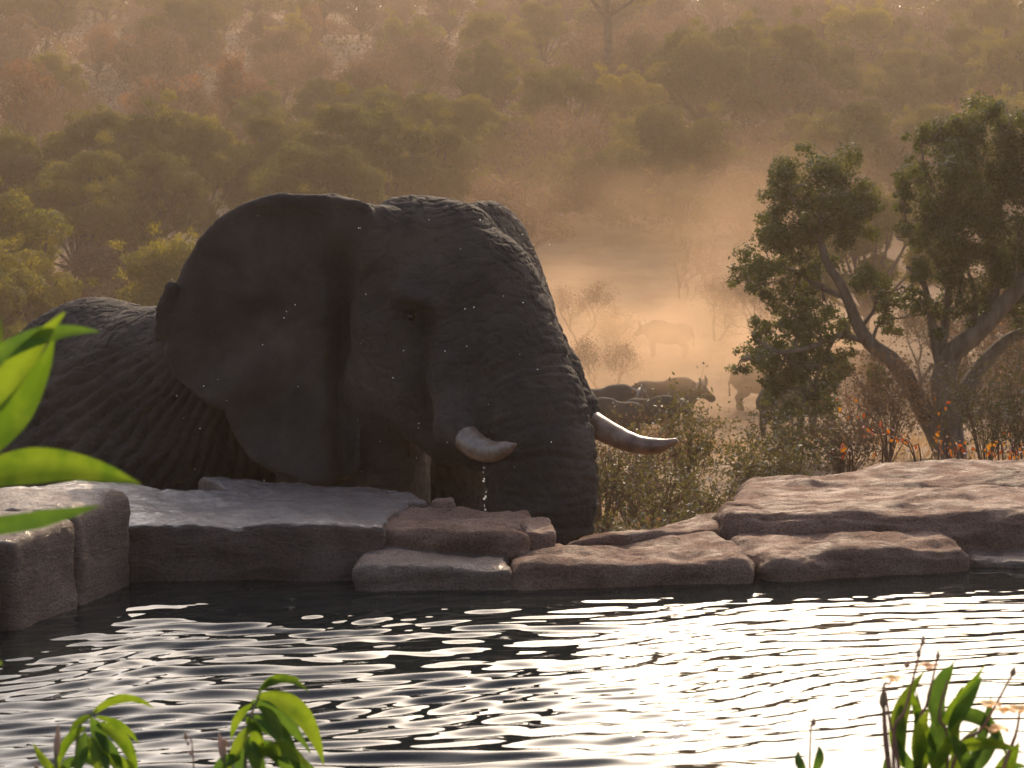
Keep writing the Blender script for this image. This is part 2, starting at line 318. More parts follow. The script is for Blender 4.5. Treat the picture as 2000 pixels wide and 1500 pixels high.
# ------------------------------------------------------------------ rocks
def rock(label, cat, quad, z0, ztop, mat, res=.028, rnd=.07, amp=.05, seed=1, nfreq=1.6, name='rock_slab', group=None, strata=.5, topamp=1.0):
    """quad: four XY corners of the top outline (front-left, front-right, back-right, back-left); ztop: height at each of them"""
    quad = np.array([q[:2] for q in quad], float); ztop = np.broadcast_to(np.asarray(ztop, float), (4,))
    Lx = max(np.linalg.norm(quad[1] - quad[0]), np.linalg.norm(quad[2] - quad[3])); Ly = max(np.linalg.norm(quad[3] - quad[0]), np.linalg.norm(quad[2] - quad[1])); Lz = ztop.max() - z0
    nx, ny, nz = [max(4, int(l / res)) for l in (Lx, Ly, Lz)]
    mb = {}; Vs = []; Qs = []
    def vid(a, b, c):
        k = (a, b, c)
        if k not in mb: mb[k] = len(Vs); Vs.append(k)
        return mb[k]
    for a in range(nx):
        for b in range(ny):
            Qs.append((vid(a, b, nz), vid(a + 1, b, nz), vid(a + 1, b + 1, nz), vid(a, b + 1, nz)))
            Qs.append((vid(a, b, 0), vid(a, b + 1, 0), vid(a + 1, b + 1, 0), vid(a + 1, b, 0)))
    for a in range(nx):
        for c in range(nz):
            Qs.append((vid(a, 0, c), vid(a + 1, 0, c), vid(a + 1, 0, c + 1), vid(a, 0, c + 1)))
            Qs.append((vid(a, ny, c), vid(a, ny, c + 1), vid(a + 1, ny, c + 1), vid(a + 1, ny, c)))
    for b in range(ny):
        for c in range(nz):
            Qs.append((vid(0, b, c), vid(0, b, c + 1), vid(0, b + 1, c + 1), vid(0, b + 1, c)))
            Qs.append((vid(nx, b, c), vid(nx, b + 1, c), vid(nx, b + 1, c + 1), vid(nx, b, c + 1)))
    g = np.array(Vs, float) / np.array([nx, ny, nz])
    # rounded box in metres
    half = np.array([Lx, Ly, Lz]) / 2; p = (g - .5) * 2 * half
    inner = np.clip(p, -(half - rnd), half - rnd); d = p - inner; l = np.linalg.norm(d, axis=1)[:, None]
    p = inner + np.where(l > 1e-9, d / np.maximum(l, 1e-9) * np.minimum(l, rnd), 0)
    u = (p / half + 1) / 2
    a, b, c = u[:, 0:1], u[:, 1:2], u[:, 2:3]
    xy = (1 - a) * (1 - b) * quad[0] + a * (1 - b) * quad[1] + a * b * quad[2] + (1 - a) * b * quad[3]
    zt = ((1 - a) * (1 - b) * ztop[0] + a * (1 - b) * ztop[1] + a * b * ztop[2] + (1 - a) * b * ztop[3])
    V = np.hstack([xy, z0 + c * (zt - z0)])
    cen = V.mean(0)
    n = p - np.clip(p, -(half - rnd * 1.6), half - rnd * 1.6); n /= np.linalg.norm(n, axis=1)[:, None] + 1e-9
    w = np.array([nfreq, nfreq, nfreq * (1 + 2 * strata)])
    big = fbm(V * w, 3, seed * 17); mid = fbm(V * w * 4.2 * np.array([.5, 1.25, 1]), 3, seed * 17 + 5)
    warp = np.stack([fbm(V[:, :3] * np.array([1.7, 1.7, .6]), 2, seed * 3 + k) for k in (0, 1)], 1)
    crk = -np.clip(.10 - np.abs(pn(V * w * 1.5 * np.array([1, 1, 1.8]), seed * 17 + 9)), 0, 1) * 2.2
    dsp = amp * (big + .55 * mid + .55 * crk) + .006 * fbm(V * np.array([18, 18, 26]), 2, seed + 70)
    tm = np.where(n[:, 2] > .75, topamp, 1.0)
    V = V + n * (dsp * tm)[:, None]; V[:, :2] += warp * rnd * .55
    o = obj(name, mesh(name, V, np.array(Qs)), M[mat])
    return tag(o, label, cat, group)
def q4(*c):     # (px,py,z) corners to XY
    return [PZ(*k) for k in c]
# left arm of the pool edge
rock('weathered stone block at the pool corner beside its taller twin', 'rock', [(-1.99, 6.98), (-1.86, 7.46), (-3.3, 7.6), (-3.4, 7.0)], -.5, (.375, .39, .42, .42), 'rock_dark', rnd=.05, amp=.035, seed=3, name='stone_block')
rock('weathered stone block wedged between corner block and long wet slab', 'rock', [(-1.85, 7.48), (-1.74, 7.99), (-3.2, 8.15), (-3.3, 7.62)], -.5, (.40, .42, .44, .43), 'rock_dark', rnd=.055, amp=.036, seed=4, name='stone_block')
rock('stone block at the pool rim under the long green leaves', 'rock', [(-2.05, 5.4), (-2.03, 6.94), (-3.4, 6.96), (-3.4, 5.4)], -.5, (.34, .34, .4, .4), 'rock_dark', rnd=.04, amp=.025, seed=5, name='stone_block')
# long wet slab in front of the elephant
rock('long wet granite slab with shiny top in front of the elephant', 'rock', [(-1.76, 8.03), (-.60, 8.12), (-.52, 9.12), (-4.4, 9.85)], -.5, (.27, .25, .24, .27), 'rock_wet', rnd=.065, amp=.045, seed=6, nfreq=1.5, topamp=.8)
rock('thin flaky wet rock layer lying on the long slab', 'rock', [(-1.25, 8.80), (-.44, 8.82), (-.62, 9.3), (-1.75, 9.72)], .1, (.275, .262, .262, .275), 'rock_wet', rnd=.03, amp=.026, seed=7, name='rock_layer')
rock('small rounded stone between the flaky layer and the tusk', 'rock', [(-.42, 8.82), (-.26, 8.82), (-.27, 9.0), (-.40, 9.0)], .16, (.272, .268, .268, .268), 'rock_dry', res=.015, rnd=.045, amp=.012, seed=8, name='rounded_stone', nfreq=4)
rock('pink granite rock in front of the trunk, above the lowest ledge', 'rock', [(-.625, 8.17), (.085, 8.14), (.10, 8.8), (-.62, 8.95)], -.3, (.235, .2, .235, .255), 'rock_dry', res=.02, rnd=.06, amp=.042, seed=9, name='pool_rock')
rock('small broken angular rock leaning against the elephant trunk side', 'rock', [(.06, 8.24), (.205, 8.28), (.175, 8.62), (.05, 8.66)], -.1, (.205, .20, .215, .215), 'rock_dry', res=.014, rnd=.025, amp=.02, seed=10, nfreq=3, name='broken_rock')
rock('low ledge stone jutting into the pool below the pink rock', 'rock', [(-.70, 7.83), (-.008, 7.83), (-.02, 8.35), (-.72, 8.35)], -.5, (.118, .12, .14, .14), 'rock_dark', res=.02, rnd=.05, amp=.034, seed=12, name='ledge_stone')
rock('low ledge stone below the trunk between two joints', 'rock', [(.005, 7.86), (1.13, 7.98), (1.02, 8.75), (.02, 8.40)], -.5, (.105, .112, .125, .105), 'rock_dry', res=.02, rnd=.055, amp=.034, seed=13, name='ledge_stone')
rock('low ledge stone with rounded end under the big boulder', 'rock', [(1.145, 8.0), (2.19, 8.32), (2.15, 8.95), (1.06, 8.75)], -.5, (.118, .11, .13, .125), 'rock_dry', res=.02, rnd=.09, amp=.036, seed=14, name='ledge_stone')
rock('low flat rock sloping up behind the ledge beside the trunk', 'rock', [(.25, 8.45), (1.05, 8.72), (1.1, 9.3), (.5, 8.75)], -.4, (.10, .15, .15, .10), 'rock_dry', res=.024, rnd=.04, amp=.03, seed=15, name='sloping_rock')
rock('broad pink granite boulder with sunlit pitted top', 'rock', [(.98, 8.72), (3.6, 8.55), (4.6, 11.0), (1.28, 10.1)], -.6, (.225, .235, .36, .215), 'rock_dry', res=.026, rnd=.14, amp=.048, seed=16, nfreq=1.3, name='boulder', topamp=.75)
rock('dark stone low at the water under the boulder', 'rock', [(2.2, 8.42), (3.4, 8.1), (3.6, 8.7), (2.2, 8.8)], -.6, (.045, .05, .05, .05), 'rock_dark', rnd=.05, amp=.03, seed=17, name='low_stone')

# ------------------------------------------------------------------ implicit surfaces
class Field:
    def __init__(s, lo, hi, h):
        s.lo = np.array(lo, float); s.h = h; s.n = np.ceil((np.array(hi) - s.lo) / h).astype(int) + 1
        s.S = np.full(s.n, 1.0, np.float32); s.ax = [(s.lo[k] + h * np.arange(s.n[k])).astype(np.float32) for k in range(3)]
    def op(s, fn, lo, hi, k, sub=False):
        a = np.clip(np.floor((np.array(lo) - k - .06 - s.lo) / s.h).astype(int), 0, s.n); b = np.clip(np.ceil((np.array(hi) + k + .06 - s.lo) / s.h).astype(int) + 1, 0, s.n)
        if (b <= a).any(): return
        sl = tuple(slice(x, y) for x, y in zip(a, b))
        X = s.ax[0][sl[0], ][:, None, None]; Y = s.ax[1][sl[1]][None, :, None]; Z = s.ax[2][sl[2]][None, None, :]
        d = fn(X, Y, Z); A = s.S[sl]
        if sub: d = -d; h_ = np.maximum(k - np.abs(A - d), 0) / k; s.S[sl] = np.maximum(A, d) + h_ * h_ * k * .25
        else: h_ = np.maximum(k - np.abs(A - d), 0) / k; s.S[sl] = np.minimum(A, d) - h_ * h_ * k * .25
    def cap(s, a, ra, b, rb, k=.12, sub=False):
        a = np.asarray(a, float); b = np.asarray(b, float); ba = b - a; L2 = float(ba @ ba)
        def fn(X, Y, Z):
            t = np.clip(((X - a[0]) * ba[0] + (Y - a[1]) * ba[1] + (Z - a[2]) * ba[2]) / L2, 0, 1)
            return np.sqrt((X - a[0] - t * ba[0]) ** 2 + (Y - a[1] - t * ba[1]) ** 2 + (Z - a[2] - t * ba[2]) ** 2) - (ra + (rb - ra) * t)
        m = max(ra, rb); s.op(fn, np.minimum(a, b) - m, np.maximum(a, b) + m, k, sub)
    def chain(s, pts, k=.12):
        for (a, ra), (b, rb) in zip(pts, pts[1:]): s.cap(a, ra, b, rb, k)
    def ell(s, c, r, axis=(1, 0, 0), k=.15, sub=False):
        """ellipsoid; first radius along axis (horizontal), second sideways, third up"""
        c = np.asarray(c, float); a = np.array(axis, float); a /= np.linalg.norm(a); b = np.cross([0, 0, 1.], a); b /= np.linalg.norm(b); u = np.cross(a, b)
        m = max(r)
        def fn(X, Y, Z):
            x, y, z = X - c[0], Y - c[1], Z - c[2]
            p = (x * a[0] + y * a[1] + z * a[2]); q = (x * b[0] + y * b[1] + z * b[2]); w = (x * u[0] + y * u[1] + z * u[2])
            k0 = np.sqrt((p / r[0]) ** 2 + (q / r[1]) ** 2 + (w / r[2]) ** 2); k1 = np.sqrt((p / r[0] ** 2) ** 2 + (q / r[1] ** 2) ** 2 + (w / r[2] ** 2) ** 2)
            return k0 * (k0 - 1) / np.maximum(k1, 1e-5)
        s.op(fn, c - m, c + m, k, sub)
    def at(s, p):
        i = np.clip(np.round((np.asarray(p) - s.lo) / s.h).astype(int), 0, s.n - 1); return s.S[tuple(i)]
    def nets(s):
        S = s.S; neg = S < 0
        c = np.zeros(tuple(s.n - 1), np.uint8)
        for a in (0, 1):
            for b in (0, 1):
                for d in (0, 1): c += neg[a:S.shape[0] - 1 + a, b:S.shape[1] - 1 + b, d:S.shape[2] - 1 + d]
        mk = (c > 0) & (c < 8); idx = np.full(mk.shape, -1, np.int32); ii = np.stack(np.nonzero(mk), 1); idx[mk] = np.arange(len(ii))
        acc = np.zeros((len(ii), 3)); cnt = np.zeros(len(ii))
        for ax in range(3):
            o1, o2 = [k for k in range(3) if k != ax]
            for u in (0, 1):
                for v in (0, 1):
                    A = np.zeros(3, int); A[o1] = u; A[o2] = v; B = A.copy(); B[ax] = 1
                    sa = S[tuple((ii + A).T)]; sb = S[tuple((ii + B).T)]; cr = (sa < 0) != (sb < 0)
                    t = np.where(cr, sa / np.where(cr, sa - sb, 1), 0)
                    acc += cr[:, None] * (A + t[:, None] * (B - A)); cnt += cr
        V = s.lo + s.h * (ii + acc / cnt[:, None]); Qs = []
        for ax in range(3):
            o1, o2 = (ax + 1) % 3, (ax + 2) % 3
            sl0 = [slice(None)] * 3; sl1 = [slice(None)] * 3; sl0[ax] = slice(0, -1); sl1[ax] = slice(1, None)
            ch = neg[tuple(sl0)] != neg[tuple(sl1)]; e = np.stack(np.nonzero(ch), 1)
            e = e[(e[:, o1] > 0) & (e[:, o2] > 0) & (e[:, o1] < s.n[o1] - 1) & (e[:, o2] < s.n[o2] - 1)]
            d1 = np.zeros(3, int); d1[o1] = 1; d2 = np.zeros(3, int); d2[o2] = 1
            q = np.stack([idx[tuple((e - d1 - d2).T)], idx[tuple((e - d2).T)], idx[tuple(e.T)], idx[tuple((e - d1).T)]], 1)
            fl = ~neg[tuple(e.T)]; q[fl] = q[fl][:, ::-1]; Qs.append(q)
        return V, np.vstack(Qs)
def subdivide(V, Q):
    """one Catmull-Clark step on a quad mesh"""
    n, m = len(V), len(Q); fp = V[Q].mean(1)
    e = np.stack([Q, np.roll(Q, -1, 1)], -1).reshape(-1, 2); key = np.sort(e, 1); key = key[:, 0].astype(np.int64) * n + key[:, 1]
    u, inv = np.unique(key, return_inverse=True); ea, eb = u // n, u % n; ne = len(u); fi = np.repeat(np.arange(m), 4)
    def acc(idx, val, size): return np.stack([np.bincount(idx, val[:, k], size) for k in range(3)], 1)
    ec = np.bincount(inv, minlength=ne)[:, None]; ep = (V[ea] + V[eb] + acc(inv, fp[fi], ne)) / (2 + ec); mid = (V[ea] + V[eb]) / 2
    vf = acc(Q.ravel(), fp[fi], n); vn = np.bincount(Q.ravel(), minlength=n)[:, None]; val = (np.bincount(ea, minlength=n) + np.bincount(eb, minlength=n))[:, None]
    ve = acc(ea, mid, n) + acc(eb, mid, n); val = np.maximum(val, 1); nv = (vf / np.maximum(vn, 1) + 2 * ve / val + (val - 3) * V) / val
    ei = inv.reshape(m, 4) + n; F0 = np.arange(m) + n + ne
    return np.vstack([nv, ep, fp]), np.vstack([np.stack([Q[:, k], ei[:, k], F0, ei[:, (k + 3) % 4]], 1) for k in range(4)])
def poly_dist(poly, x, y):
    poly = np.array(poly, float); d = np.full(np.broadcast(x, y).shape, 1e9); inside = np.zeros(d.shape, bool)
    for a, b in zip(poly, np.roll(poly, -1, 0)):
        e = b - a; t = np.clip(((x - a[0]) * e[0] + (y - a[1]) * e[1]) / (e @ e), 0, 1)
        d = np.minimum(d, np.hypot(x - a[0] - t * e[0], y - a[1] - t * e[1]))
        c = ((a[1] > y) != (b[1] > y)); c &= x < (e[0] * (y - a[1]) / (e[1] if e[1] else 1e-9) + a[0]); inside ^= c
    return np.where(inside, -d, d)
def tusk_mesh(pts, rad, name='tusk'):
    mb = MB(); c = spline(pts, 40); r = np.interp(np.linspace(0, 1, 40), np.linspace(0, 1, len(rad)), rad)
    r = r * (1 + .03 * pn(np.stack([np.arange(40) * .35, np.zeros(40), np.zeros(40)], 1), 3)); mb.tube(c, r, 18); return mb.mesh(name)

# ------------------------------------------------------------------ elephant
def elephant():
    h = .022
    f = Field((-6.3, 8.7, -2.0), (1.0, 14.0, 2.15), h)
    bd = np.array([-.907, .42, 0]); lat = np.array([.42, .907, 0]); hd = np.array([.72, -.69, 0])
    # body
    f.ell(P(300, 890, 11.45), (.95, .78, .93), bd, .3)
    f.ell(P(60, 985, 12.1), (1.25, .92, 1.05), bd, .3)
    f.ell(P(-260, 1030, 12.85), (1.0, .85, .98), bd, .3)
    f.ell(P(180, 712, 11.75), (.55, .40, .44), bd, .3)
    # neck and chest
    f.cap(P(690, 590, 10.55), .42, P(360, 785, 11.2), .58, .25)
    f.cap(P(690, 770, 10.62), .50, P(690, 1050, 10.72), .44, .2)
    # legs down to the ground
    G = -1.86
    def leg(top, x, y, r0, r1, knee):
        f.cap(top, r0, (x + knee, y, (top[2] + G) / 2 + .1), (r0 + r1) / 2 - .02, .2); f.cap((x + knee, y, (top[2] + G) / 2 + .1), (r0 + r1) / 2 - .02, (x, y, G + .12), r1, .12)
        f.cap((x, y, G + .05), r1 * 1.08, (x + .05, y - .03, G + .02), r1 * 1.12, .06)
    t = P(690, 1000, 10.75); leg(t, t[0], t[1], .40, .25, .03)
    t = P(884, 880, 11.25); leg(np.array([t[0], t[1], t[2] + .1]), t[0], t[1], .235, .235, 0)
    f.cap(P(893, 870, 11.25), .19, P(700, 800, 11.3), .5, .2)
    rp = P(-260, 1030, 12.85)
    for s_ in (-1, 1):
        q = rp + lat * s_ * .45 - bd * -.15; leg(np.array([q[0], q[1], -.3]), q[0], q[1], .42, .25, -.08)
    f.chain([(rp + bd * .95 + np.array([0, 0, .35]), .08), (rp + bd * 1.1 + np.array([0, 0, -.3]), .05), (rp + bd * 1.08 + np.array([0, 0, -1.1]), .03)], .1)
    # skull, brow, forehead
    f.ell(P(840, 575, 10.28), (.48, .42, .50), hd, .15)
    f.ell(P(800, 470, 10.30), (.32, .31, .26), hd, .1)
    f.ell(P(868, 470, 10.22), (.30, .34, .235), hd, .1)
    f.ell(P(940, 590, 10.02), (.33, .35, .33), hd, .12)
    f.cap(P(950, 540, 10.05), .25, P(980, 640, 9.86), .28, .1)
    # trunk
    tk = [(P(972, 640, 9.92), .31), (P(998, 720, 9.76), .315), (P(1036, 805, 9.62), .305), (P(1054, 880, 9.54), .298), (P(1060, 950, 9.50), .288),
          (P(1060, 1010, 9.50), .275), (P(1056, 1070, 9.50), .245), (P(1050, 1150, 9.50), .20), (P(1040, 1240, 9.47), .15), (P(1030, 1300, 9.42), .11)]
    f.chain(tk, .07)
    # tusk sheaths
    f.chain([(P(905, 620, 9.84), .19), (P(898, 740, 9.62), .175), (P(896, 835, 9.42), .125), (P(903, 850, 9.38), .098)], .045)
    f.chain([(P(1030, 640, 10.1), .18), (P(1085, 740, 10.0), .16), (P(1130, 800, 9.86), .115), (P(1143, 818, 9.82), .09)], .07)
    # cheek, jaw, lower lip
    f.cap(P(775, 655, 9.97), .255, P(815, 760, 9.93), .22, .06)
    f.cap(P(755, 730, 10.04), .235, P(870, 850, 9.90), .15, .06)
    f.cap(P(870, 850, 9.92), .13, P(935, 895, 9.78), .075, .06)
    f.cap(P(770, 600, 10.0), .22, P(840, 560, 9.88), .12, .12)
    f.cap(P(745, 800, 10.2), .24, P(772, 1060, 10.5), .19, .15)
    # brow ridge, temple hollow, eye socket, cheek grooves
    f.cap(P(760, 568, 9.76), .05, P(845, 592, 9.69), .04, .10)
    f.ell(P(850, 510, 9.64), (.14, .13, .10), hd, .16, sub=True); f.ell(P(765, 480, 9.86), (.14, .10, .10), hd, .14, sub=True)
    f.ell(P(715, 560, 9.82), (.12, .10, .14), hd, .12, sub=True)
    # near ear: a curved leaf of skin
    ear = [(722, 396), (690, 388), (640, 381), (590, 378), (545, 378), (500, 388), (460, 404), (420, 432), (385, 470), (360, 512), (340, 558), (326, 600), (318, 640), (322, 690),
           (340, 735), (372, 768), (410, 788), (440, 800), (446, 836), (470, 872), (502, 902), (540, 926), (590, 944), (648, 950), (690, 930), (708, 905), (706, 850), (700, 790), (694, 720), (690, 640), (700, 560), (730, 480)]
    def ysurf(px, py):
        t = np.clip((715 - px) / 400, 0, 1.1); v = (py - 400) / 540
        y = 9.93 + .18 * t + .10 * t * t + .05 * np.sin(v * 3.1)
        y = y + .17 * np.exp(-((px - 672) / 24) ** 2) * np.clip((py - 440) / 120, 0, 1)       # fold behind the jaw
        y = y - .034 * np.sin(px / 36 + v * 5) * np.clip(t * 2, 0, 1) * np.clip((py - 560) / 200, 0, 1) - .03 * np.sin(py / 30 + px / 60) * np.clip(t * 1.6 - .6, 0, 1) * np.clip((py - 480) / 80, 0, 1)
        y = y + .05 * np.exp(-(((px - 690) * .55 + (py - 500) * .8) / 35) ** 2) * np.clip((700 - px) / 60, 0, 1)
        return y - .04 * np.exp(-((py - 390) / 30) ** 2)
    def earf(poly, ys_, th):
        def fn(X, Y, Z):
            px, py = proj(X, Y, Z); px, py = np.broadcast_arrays(px, py)
            d2 = poly_dist(poly, px, py) / 338; dy = np.abs(Y - ys_(px, py)) - th
            a = d2 + .03; b = dy + .012
            return np.minimum(np.maximum(a, b), 0) + np.sqrt(np.maximum(a, 0) ** 2 + np.maximum(b, 0) ** 2) - .03
        return fn
    f.op(earf(ear, ysurf, .03), P(300, 975, 9.8), P(735, 360, 10.5) + [0, 0, .1], .035)
    f.chain([(P(338, 560, 10.14), .035), (P(318, 610, 10.20), .035), (P(309, 655, 10.22), .033), (P(306, 668, 10.22), .02)], .03)
    f.cap(P(740, 430, 10.05), .09, P(655, 400, 10.0), .045, .10)
    f.cap(P(745, 480, 10.0), .12, P(660, 440, 10.0), .04, .12)
    # far ear
    far = [(905, 400), (935, 393), (965, 394), (1000, 412), (1026, 446), (1046, 492), (1066, 545), (1083, 600), (1084, 640), (1070, 690), (1000, 720), (900, 700)]
    def farf(X, Y, Z):
        px, py = proj(X, Y, Z); px, py = np.broadcast_arrays(px, py); d2 = poly_dist(far, px, py) / 320
        yy = 10.55 + .0085 * (px - 930) + .0042 * (600 - py); dy = np.abs(Y - yy) / 3.0 - .035
        a = d2 + .03; b = dy + .012; return np.minimum(np.maximum(a, b), 0) + np.sqrt(np.maximum(a, 0) ** 2 + np.maximum(b, 0) ** 2) - .03
    f.op(farf, P(880, 740, 10.0) - [0, .1, 0], P(1100, 380, 12.6), .04)
    f.cap(P(880, 520, 10.5), .14, P(940, 560, 10.74), .08, .1)
    # eye hole
    def hit(px, py):
        for Y in np.arange(9.2, 10.6, .004):
            if f.at(P(px, py, Y)) < 0: return Y
        return 9.8
    ey = hit(802, 618)
    f.ell(P(802, 616, ey - .02), (.065, .055, .042), hd, .07, sub=True)
    f.cap(P(782, 606, ey + .0), .014, P(822, 602, ey - .01), .014, .03); f.cap(P(784, 630, ey + .005), .014, P(820, 634, ey - .0), .014, .03)
    eyeY = hit(802, 618)
    V, Q = f.nets()
    V, Q = subdivide(V, Q); me = mesh('elephant', V, Q)
    n = len(me.vertices); co = np.zeros(n * 3, np.float32); me.vertices.foreach_get('co', co); co = co.reshape(-1, 3).astype(float)
    nm = np.zeros(n * 3, np.float32); me.vertex_normals.foreach_get('vector', nm); nm = nm.reshape(-1, 3)
    px, py = proj(co[:, 0], co[:, 1], co[:, 2])
    cw = np.abs(pn(co * np.array([7, 7, 16]) + 1.5 * np.stack([pn(co * 3, 61)] * 3, 1), 76)); cw2 = np.abs(pn(co * np.array([15, 15, 8]), 78))
    er0 = np.where((co[:, 1] < 10.36) & (px < 700), .35, 1.0)
    d = .012 * er0 * fbm(co * 3.0, 3, 71) - er0 * (.011 * np.exp(-(cw / .09) ** 2) + .006 * np.exp(-(cw2 / .09) ** 2)) + .002 * fbm(co * 20, 2, 75)
    # trunk rings by length along the trunk
    tp = np.array([a for a, _ in tk]); seg = np.linalg.norm(np.diff(tp, axis=0), axis=1); cum = np.concatenate([[0], np.cumsum(seg)])
    best = np.full(n, 1e9); s_ = np.zeros(n)
    front = (co[:, 0] > -.55) & (co[:, 1] < 10.3)
    for a, b, c0, l in zip(tp, tp[1:], cum, seg):
        e = (b - a) / l; t = np.clip((co - a) @ e, 0, l); dd = np.linalg.norm(co - a - t[:, None] * e, axis=1)
        u = dd < best; best[u] = dd[u]; s_[u] = c0 + t[u]
    ton = np.clip((s_ - .10) / .35, 0, 1) * np.clip((.40 - best) / .06, 0, 1) * front
    wv = fbm(co * 4, 2, 81); wv2 = pn(co * 9, 85)
    ph = (s_ + .026 * wv + .018 * np.abs(co[:, 0] - .15)) / (.046 + .010 * np.clip(s_, 0, 1))
    ring = -np.abs(np.sin(math.pi * ph)) ** .6; d += ton * (.015 * (-ring) - .010) * (.75 + .6 * wv2)
    ph2 = (s_ + .03 * wv) / .145; d += ton * .012 * (np.abs(np.sin(math.pi * ph2)) - .6)
    # fan of folds on neck and shoulder
    dpx, dpy = px - 505, py - 545; ang = np.arctan2(dpy, -dpx); rr = np.hypot(dpx, dpy)
    fold = np.abs(np.sin(ang * 44 + 1.0 * wv + .006 * rr)); fm = np.clip((rr - 190) / 60, 0, 1) * np.clip((py - 660) / 60, 0, 1) * np.clip((620 - px) / 120, 0, 1) * (co[:, 1] > 10.35) * np.clip((900 - rr) / 300, 0, 1)
    d += fm * .030 * (fold - .6) * (.6 + .8 * np.clip(.5 + wv2, 0, 1))
    # forehead / cheek / temple creases
    fore = front & (px > 690) & (s_ < .35)
    cr = np.abs(np.sin((px * .055 + py * .010) + 3.0 * wv)); cm = fore * np.exp(-((px - 690) / 60) ** 2) * np.clip((560 - py) / 60, 0, 1); d += cm * .018 * (cr - .6)
    dg_ = np.abs(np.sin((px * .08 - py * .085) + 3 * wv)); gm = fore * np.clip((py - 620) / 80, 0, 1) * np.clip((px - 900) / 60, 0, 1); d += gm * .012 * (dg_ - .6)
    vg = np.abs(np.sin(px * .11 + 2.5 * wv)); vm = fore * np.clip((py - 640) / 80, 0, 1) * np.clip((880 - px) / 60, 0, 1); d += vm * .011 * (vg - .6)
    # soft ribs and veins in the ear
    er = (co[:, 1] < 10.36) & (px < 690); ea = np.arctan2(py - 560, 700 - px); d += er * (.010 * np.sin(ea * 19 + 2.6 * wv) * np.clip(np.hypot(px - 700, py - 560) / 250, 0, 1) * np.clip((py - 440) / 90, 0, 1) + .007 * fbm(co * 7, 2, 91))
    co += nm * d[:, None]; me.vertices.foreach_set('co', co.astype(np.float32).ravel()); me.polygons.foreach_set('use_smooth', np.ones(len(me.polygons), bool)); me.update()
    me.name = 'elephant'
    o = tag(obj('elephant', me, M['skin']), 'huge dark grey bull elephant with short tusks drinking behind the pool rocks', 'elephant')
    tag(obj('tusk', tusk_mesh([P(896, 828, 9.50), P(908, 852, 9.36), P(932, 873, 9.24), P(962, 882, 9.12), P(988, 876, 9.02), P(1007, 868, 8.95)], [.075, .078, .070, .056, .038, .007]), M['ivory'], o), 'blunt whitish tusk pointing outward past the trunk')
    tag(obj('tusk', tusk_mesh([P(1128, 806, 9.88), P(1165, 832, 9.76), P(1205, 853, 9.68), P(1245, 868, 9.60), P(1285, 871, 9.54), P(1323, 860, 9.50)], [.072, .070, .062, .052, .043, .012]), M['ivory_stained'], o), 'longer brown-stained tusk on the far side of the trunk')
    mb = MB(); c = P(802, 618, eyeY + .012)
    th = np.linspace(0, math.pi, 9)[1:-1]; mb.tube(np.stack([c + np.array([0, 0, .026 * math.cos(a)]) for a in th]), .026 * np.sin(th), 12)
    obj('eye', mb.mesh('eye'), M['eye'], o)
elephant()

# ------------------------------------------------------------------ buffalo
def buffalo_proto():
    f = Field((-1.5, -.6, -.02), (1.75, .6, 1.75), .035)
    f.ell((-.05, 0, 1.0), (.90, .38, .46), k=.2); f.ell((.5, 0, 1.1), (.5, .34, .46), k=.2); f.ell((-.65, 0, 1.05), (.42, .34, .40), k=.2)
    f.cap((.6, 0, 1.42), .12, (.2, 0, 1.4), .12, .2)
    f.cap((.7, 0, 1.18), .29, (1.05, 0, 1.20), .20, .15); f.cap((1.05, 0, 1.22), .17, (1.38, 0, .98), .11, .1); f.ell((1.40, 0, .96), (.11, .11, .10), k=.06)
    for s in (-1, 1):
        f.chain([((.62, s * .2, .85), .17), ((.66, s * .2, .45), .085), ((.64, s * .2, .10), .06), ((.66, s * .2, .04), .075)], .08)
        f.chain([((-.72, s * .2, .95), .24), ((-.62, s * .21, .62), .14), ((-.80, s * .21, .42), .075), ((-.76, s * .21, .10), .06), ((-.73, s * .21, .04), .075)], .08)
        f.chain([((1.0, s * .16, 1.22), .05), ((.93, s * .40, 1.08), .055), ((.92, s * .46, 1.04), .03)], .04)
    f.chain([((-1.0, 0, 1.25), .06), ((-1.12, 0, .9), .03), ((-1.1, 0, .5), .035)], .05)
    V, Q = f.nets(); o = obj('buffalo', mesh('buffalo', V, Q), M['buffalo'])
    for s in (-1, 1):
        mb = MB(); c = spline([(1.07, s * .02, 1.39), (1.06, s * .18, 1.38), (1.06, s * .38, 1.26), (1.10, s * .54, 1.30), (1.14, s * .60, 1.46), (1.12, s * .50, 1.62)], 18)
        mb.tube(c, np.interp(np.linspace(0, 1, 18), [0, .3, .8, 1], [.115, .10, .06, .015]), 8); obj('horn', mb.mesh('horn'), M['horn'], o)
    return o
bp = buffalo_proto(); first = True
for px, Y, rz, sc, lab in ((1180, 47.5, -8, .93, 'dark buffalo just past the elephant trunk with upcurved horns'),
                           (1300, 52.5, -14, 1.0, 'dusty buffalo standing beside the tusk tip, facing the tree'),
                           (1205, 44.5, 155, .70, 'low buffalo resting in scrub under the horned one'),
                           (1275, 46.0, -20, .74, 'buffalo half hidden by scrub below the standing one'),
                           (1305, 68.5, 165, .90, 'faint buffalo deep in the glowing dust cloud'),
                           (1492, 57.0, 4, 1.0, 'buffalo entering the shade of the leafy tree, hindquarters showing'),
                           (1545, 47.0, 40, 1.05, 'dark buffalo standing behind the lowest branch of the leafy tree'),
                           (1665, 62.0, 180, 1.0, 'dusty buffalo seen between the forked trunks')):
    o = bp if first else copy_tree(bp); first = False
    x = (px - 1000) / F * Y; o.location = (x, Y, gz(x, Y) - .02); o.rotation_euler = (0, 0, R(rz)); o.scale = (sc,) * 3
    tag(o, lab, 'buffalo', 'buffalo herd in the dust')

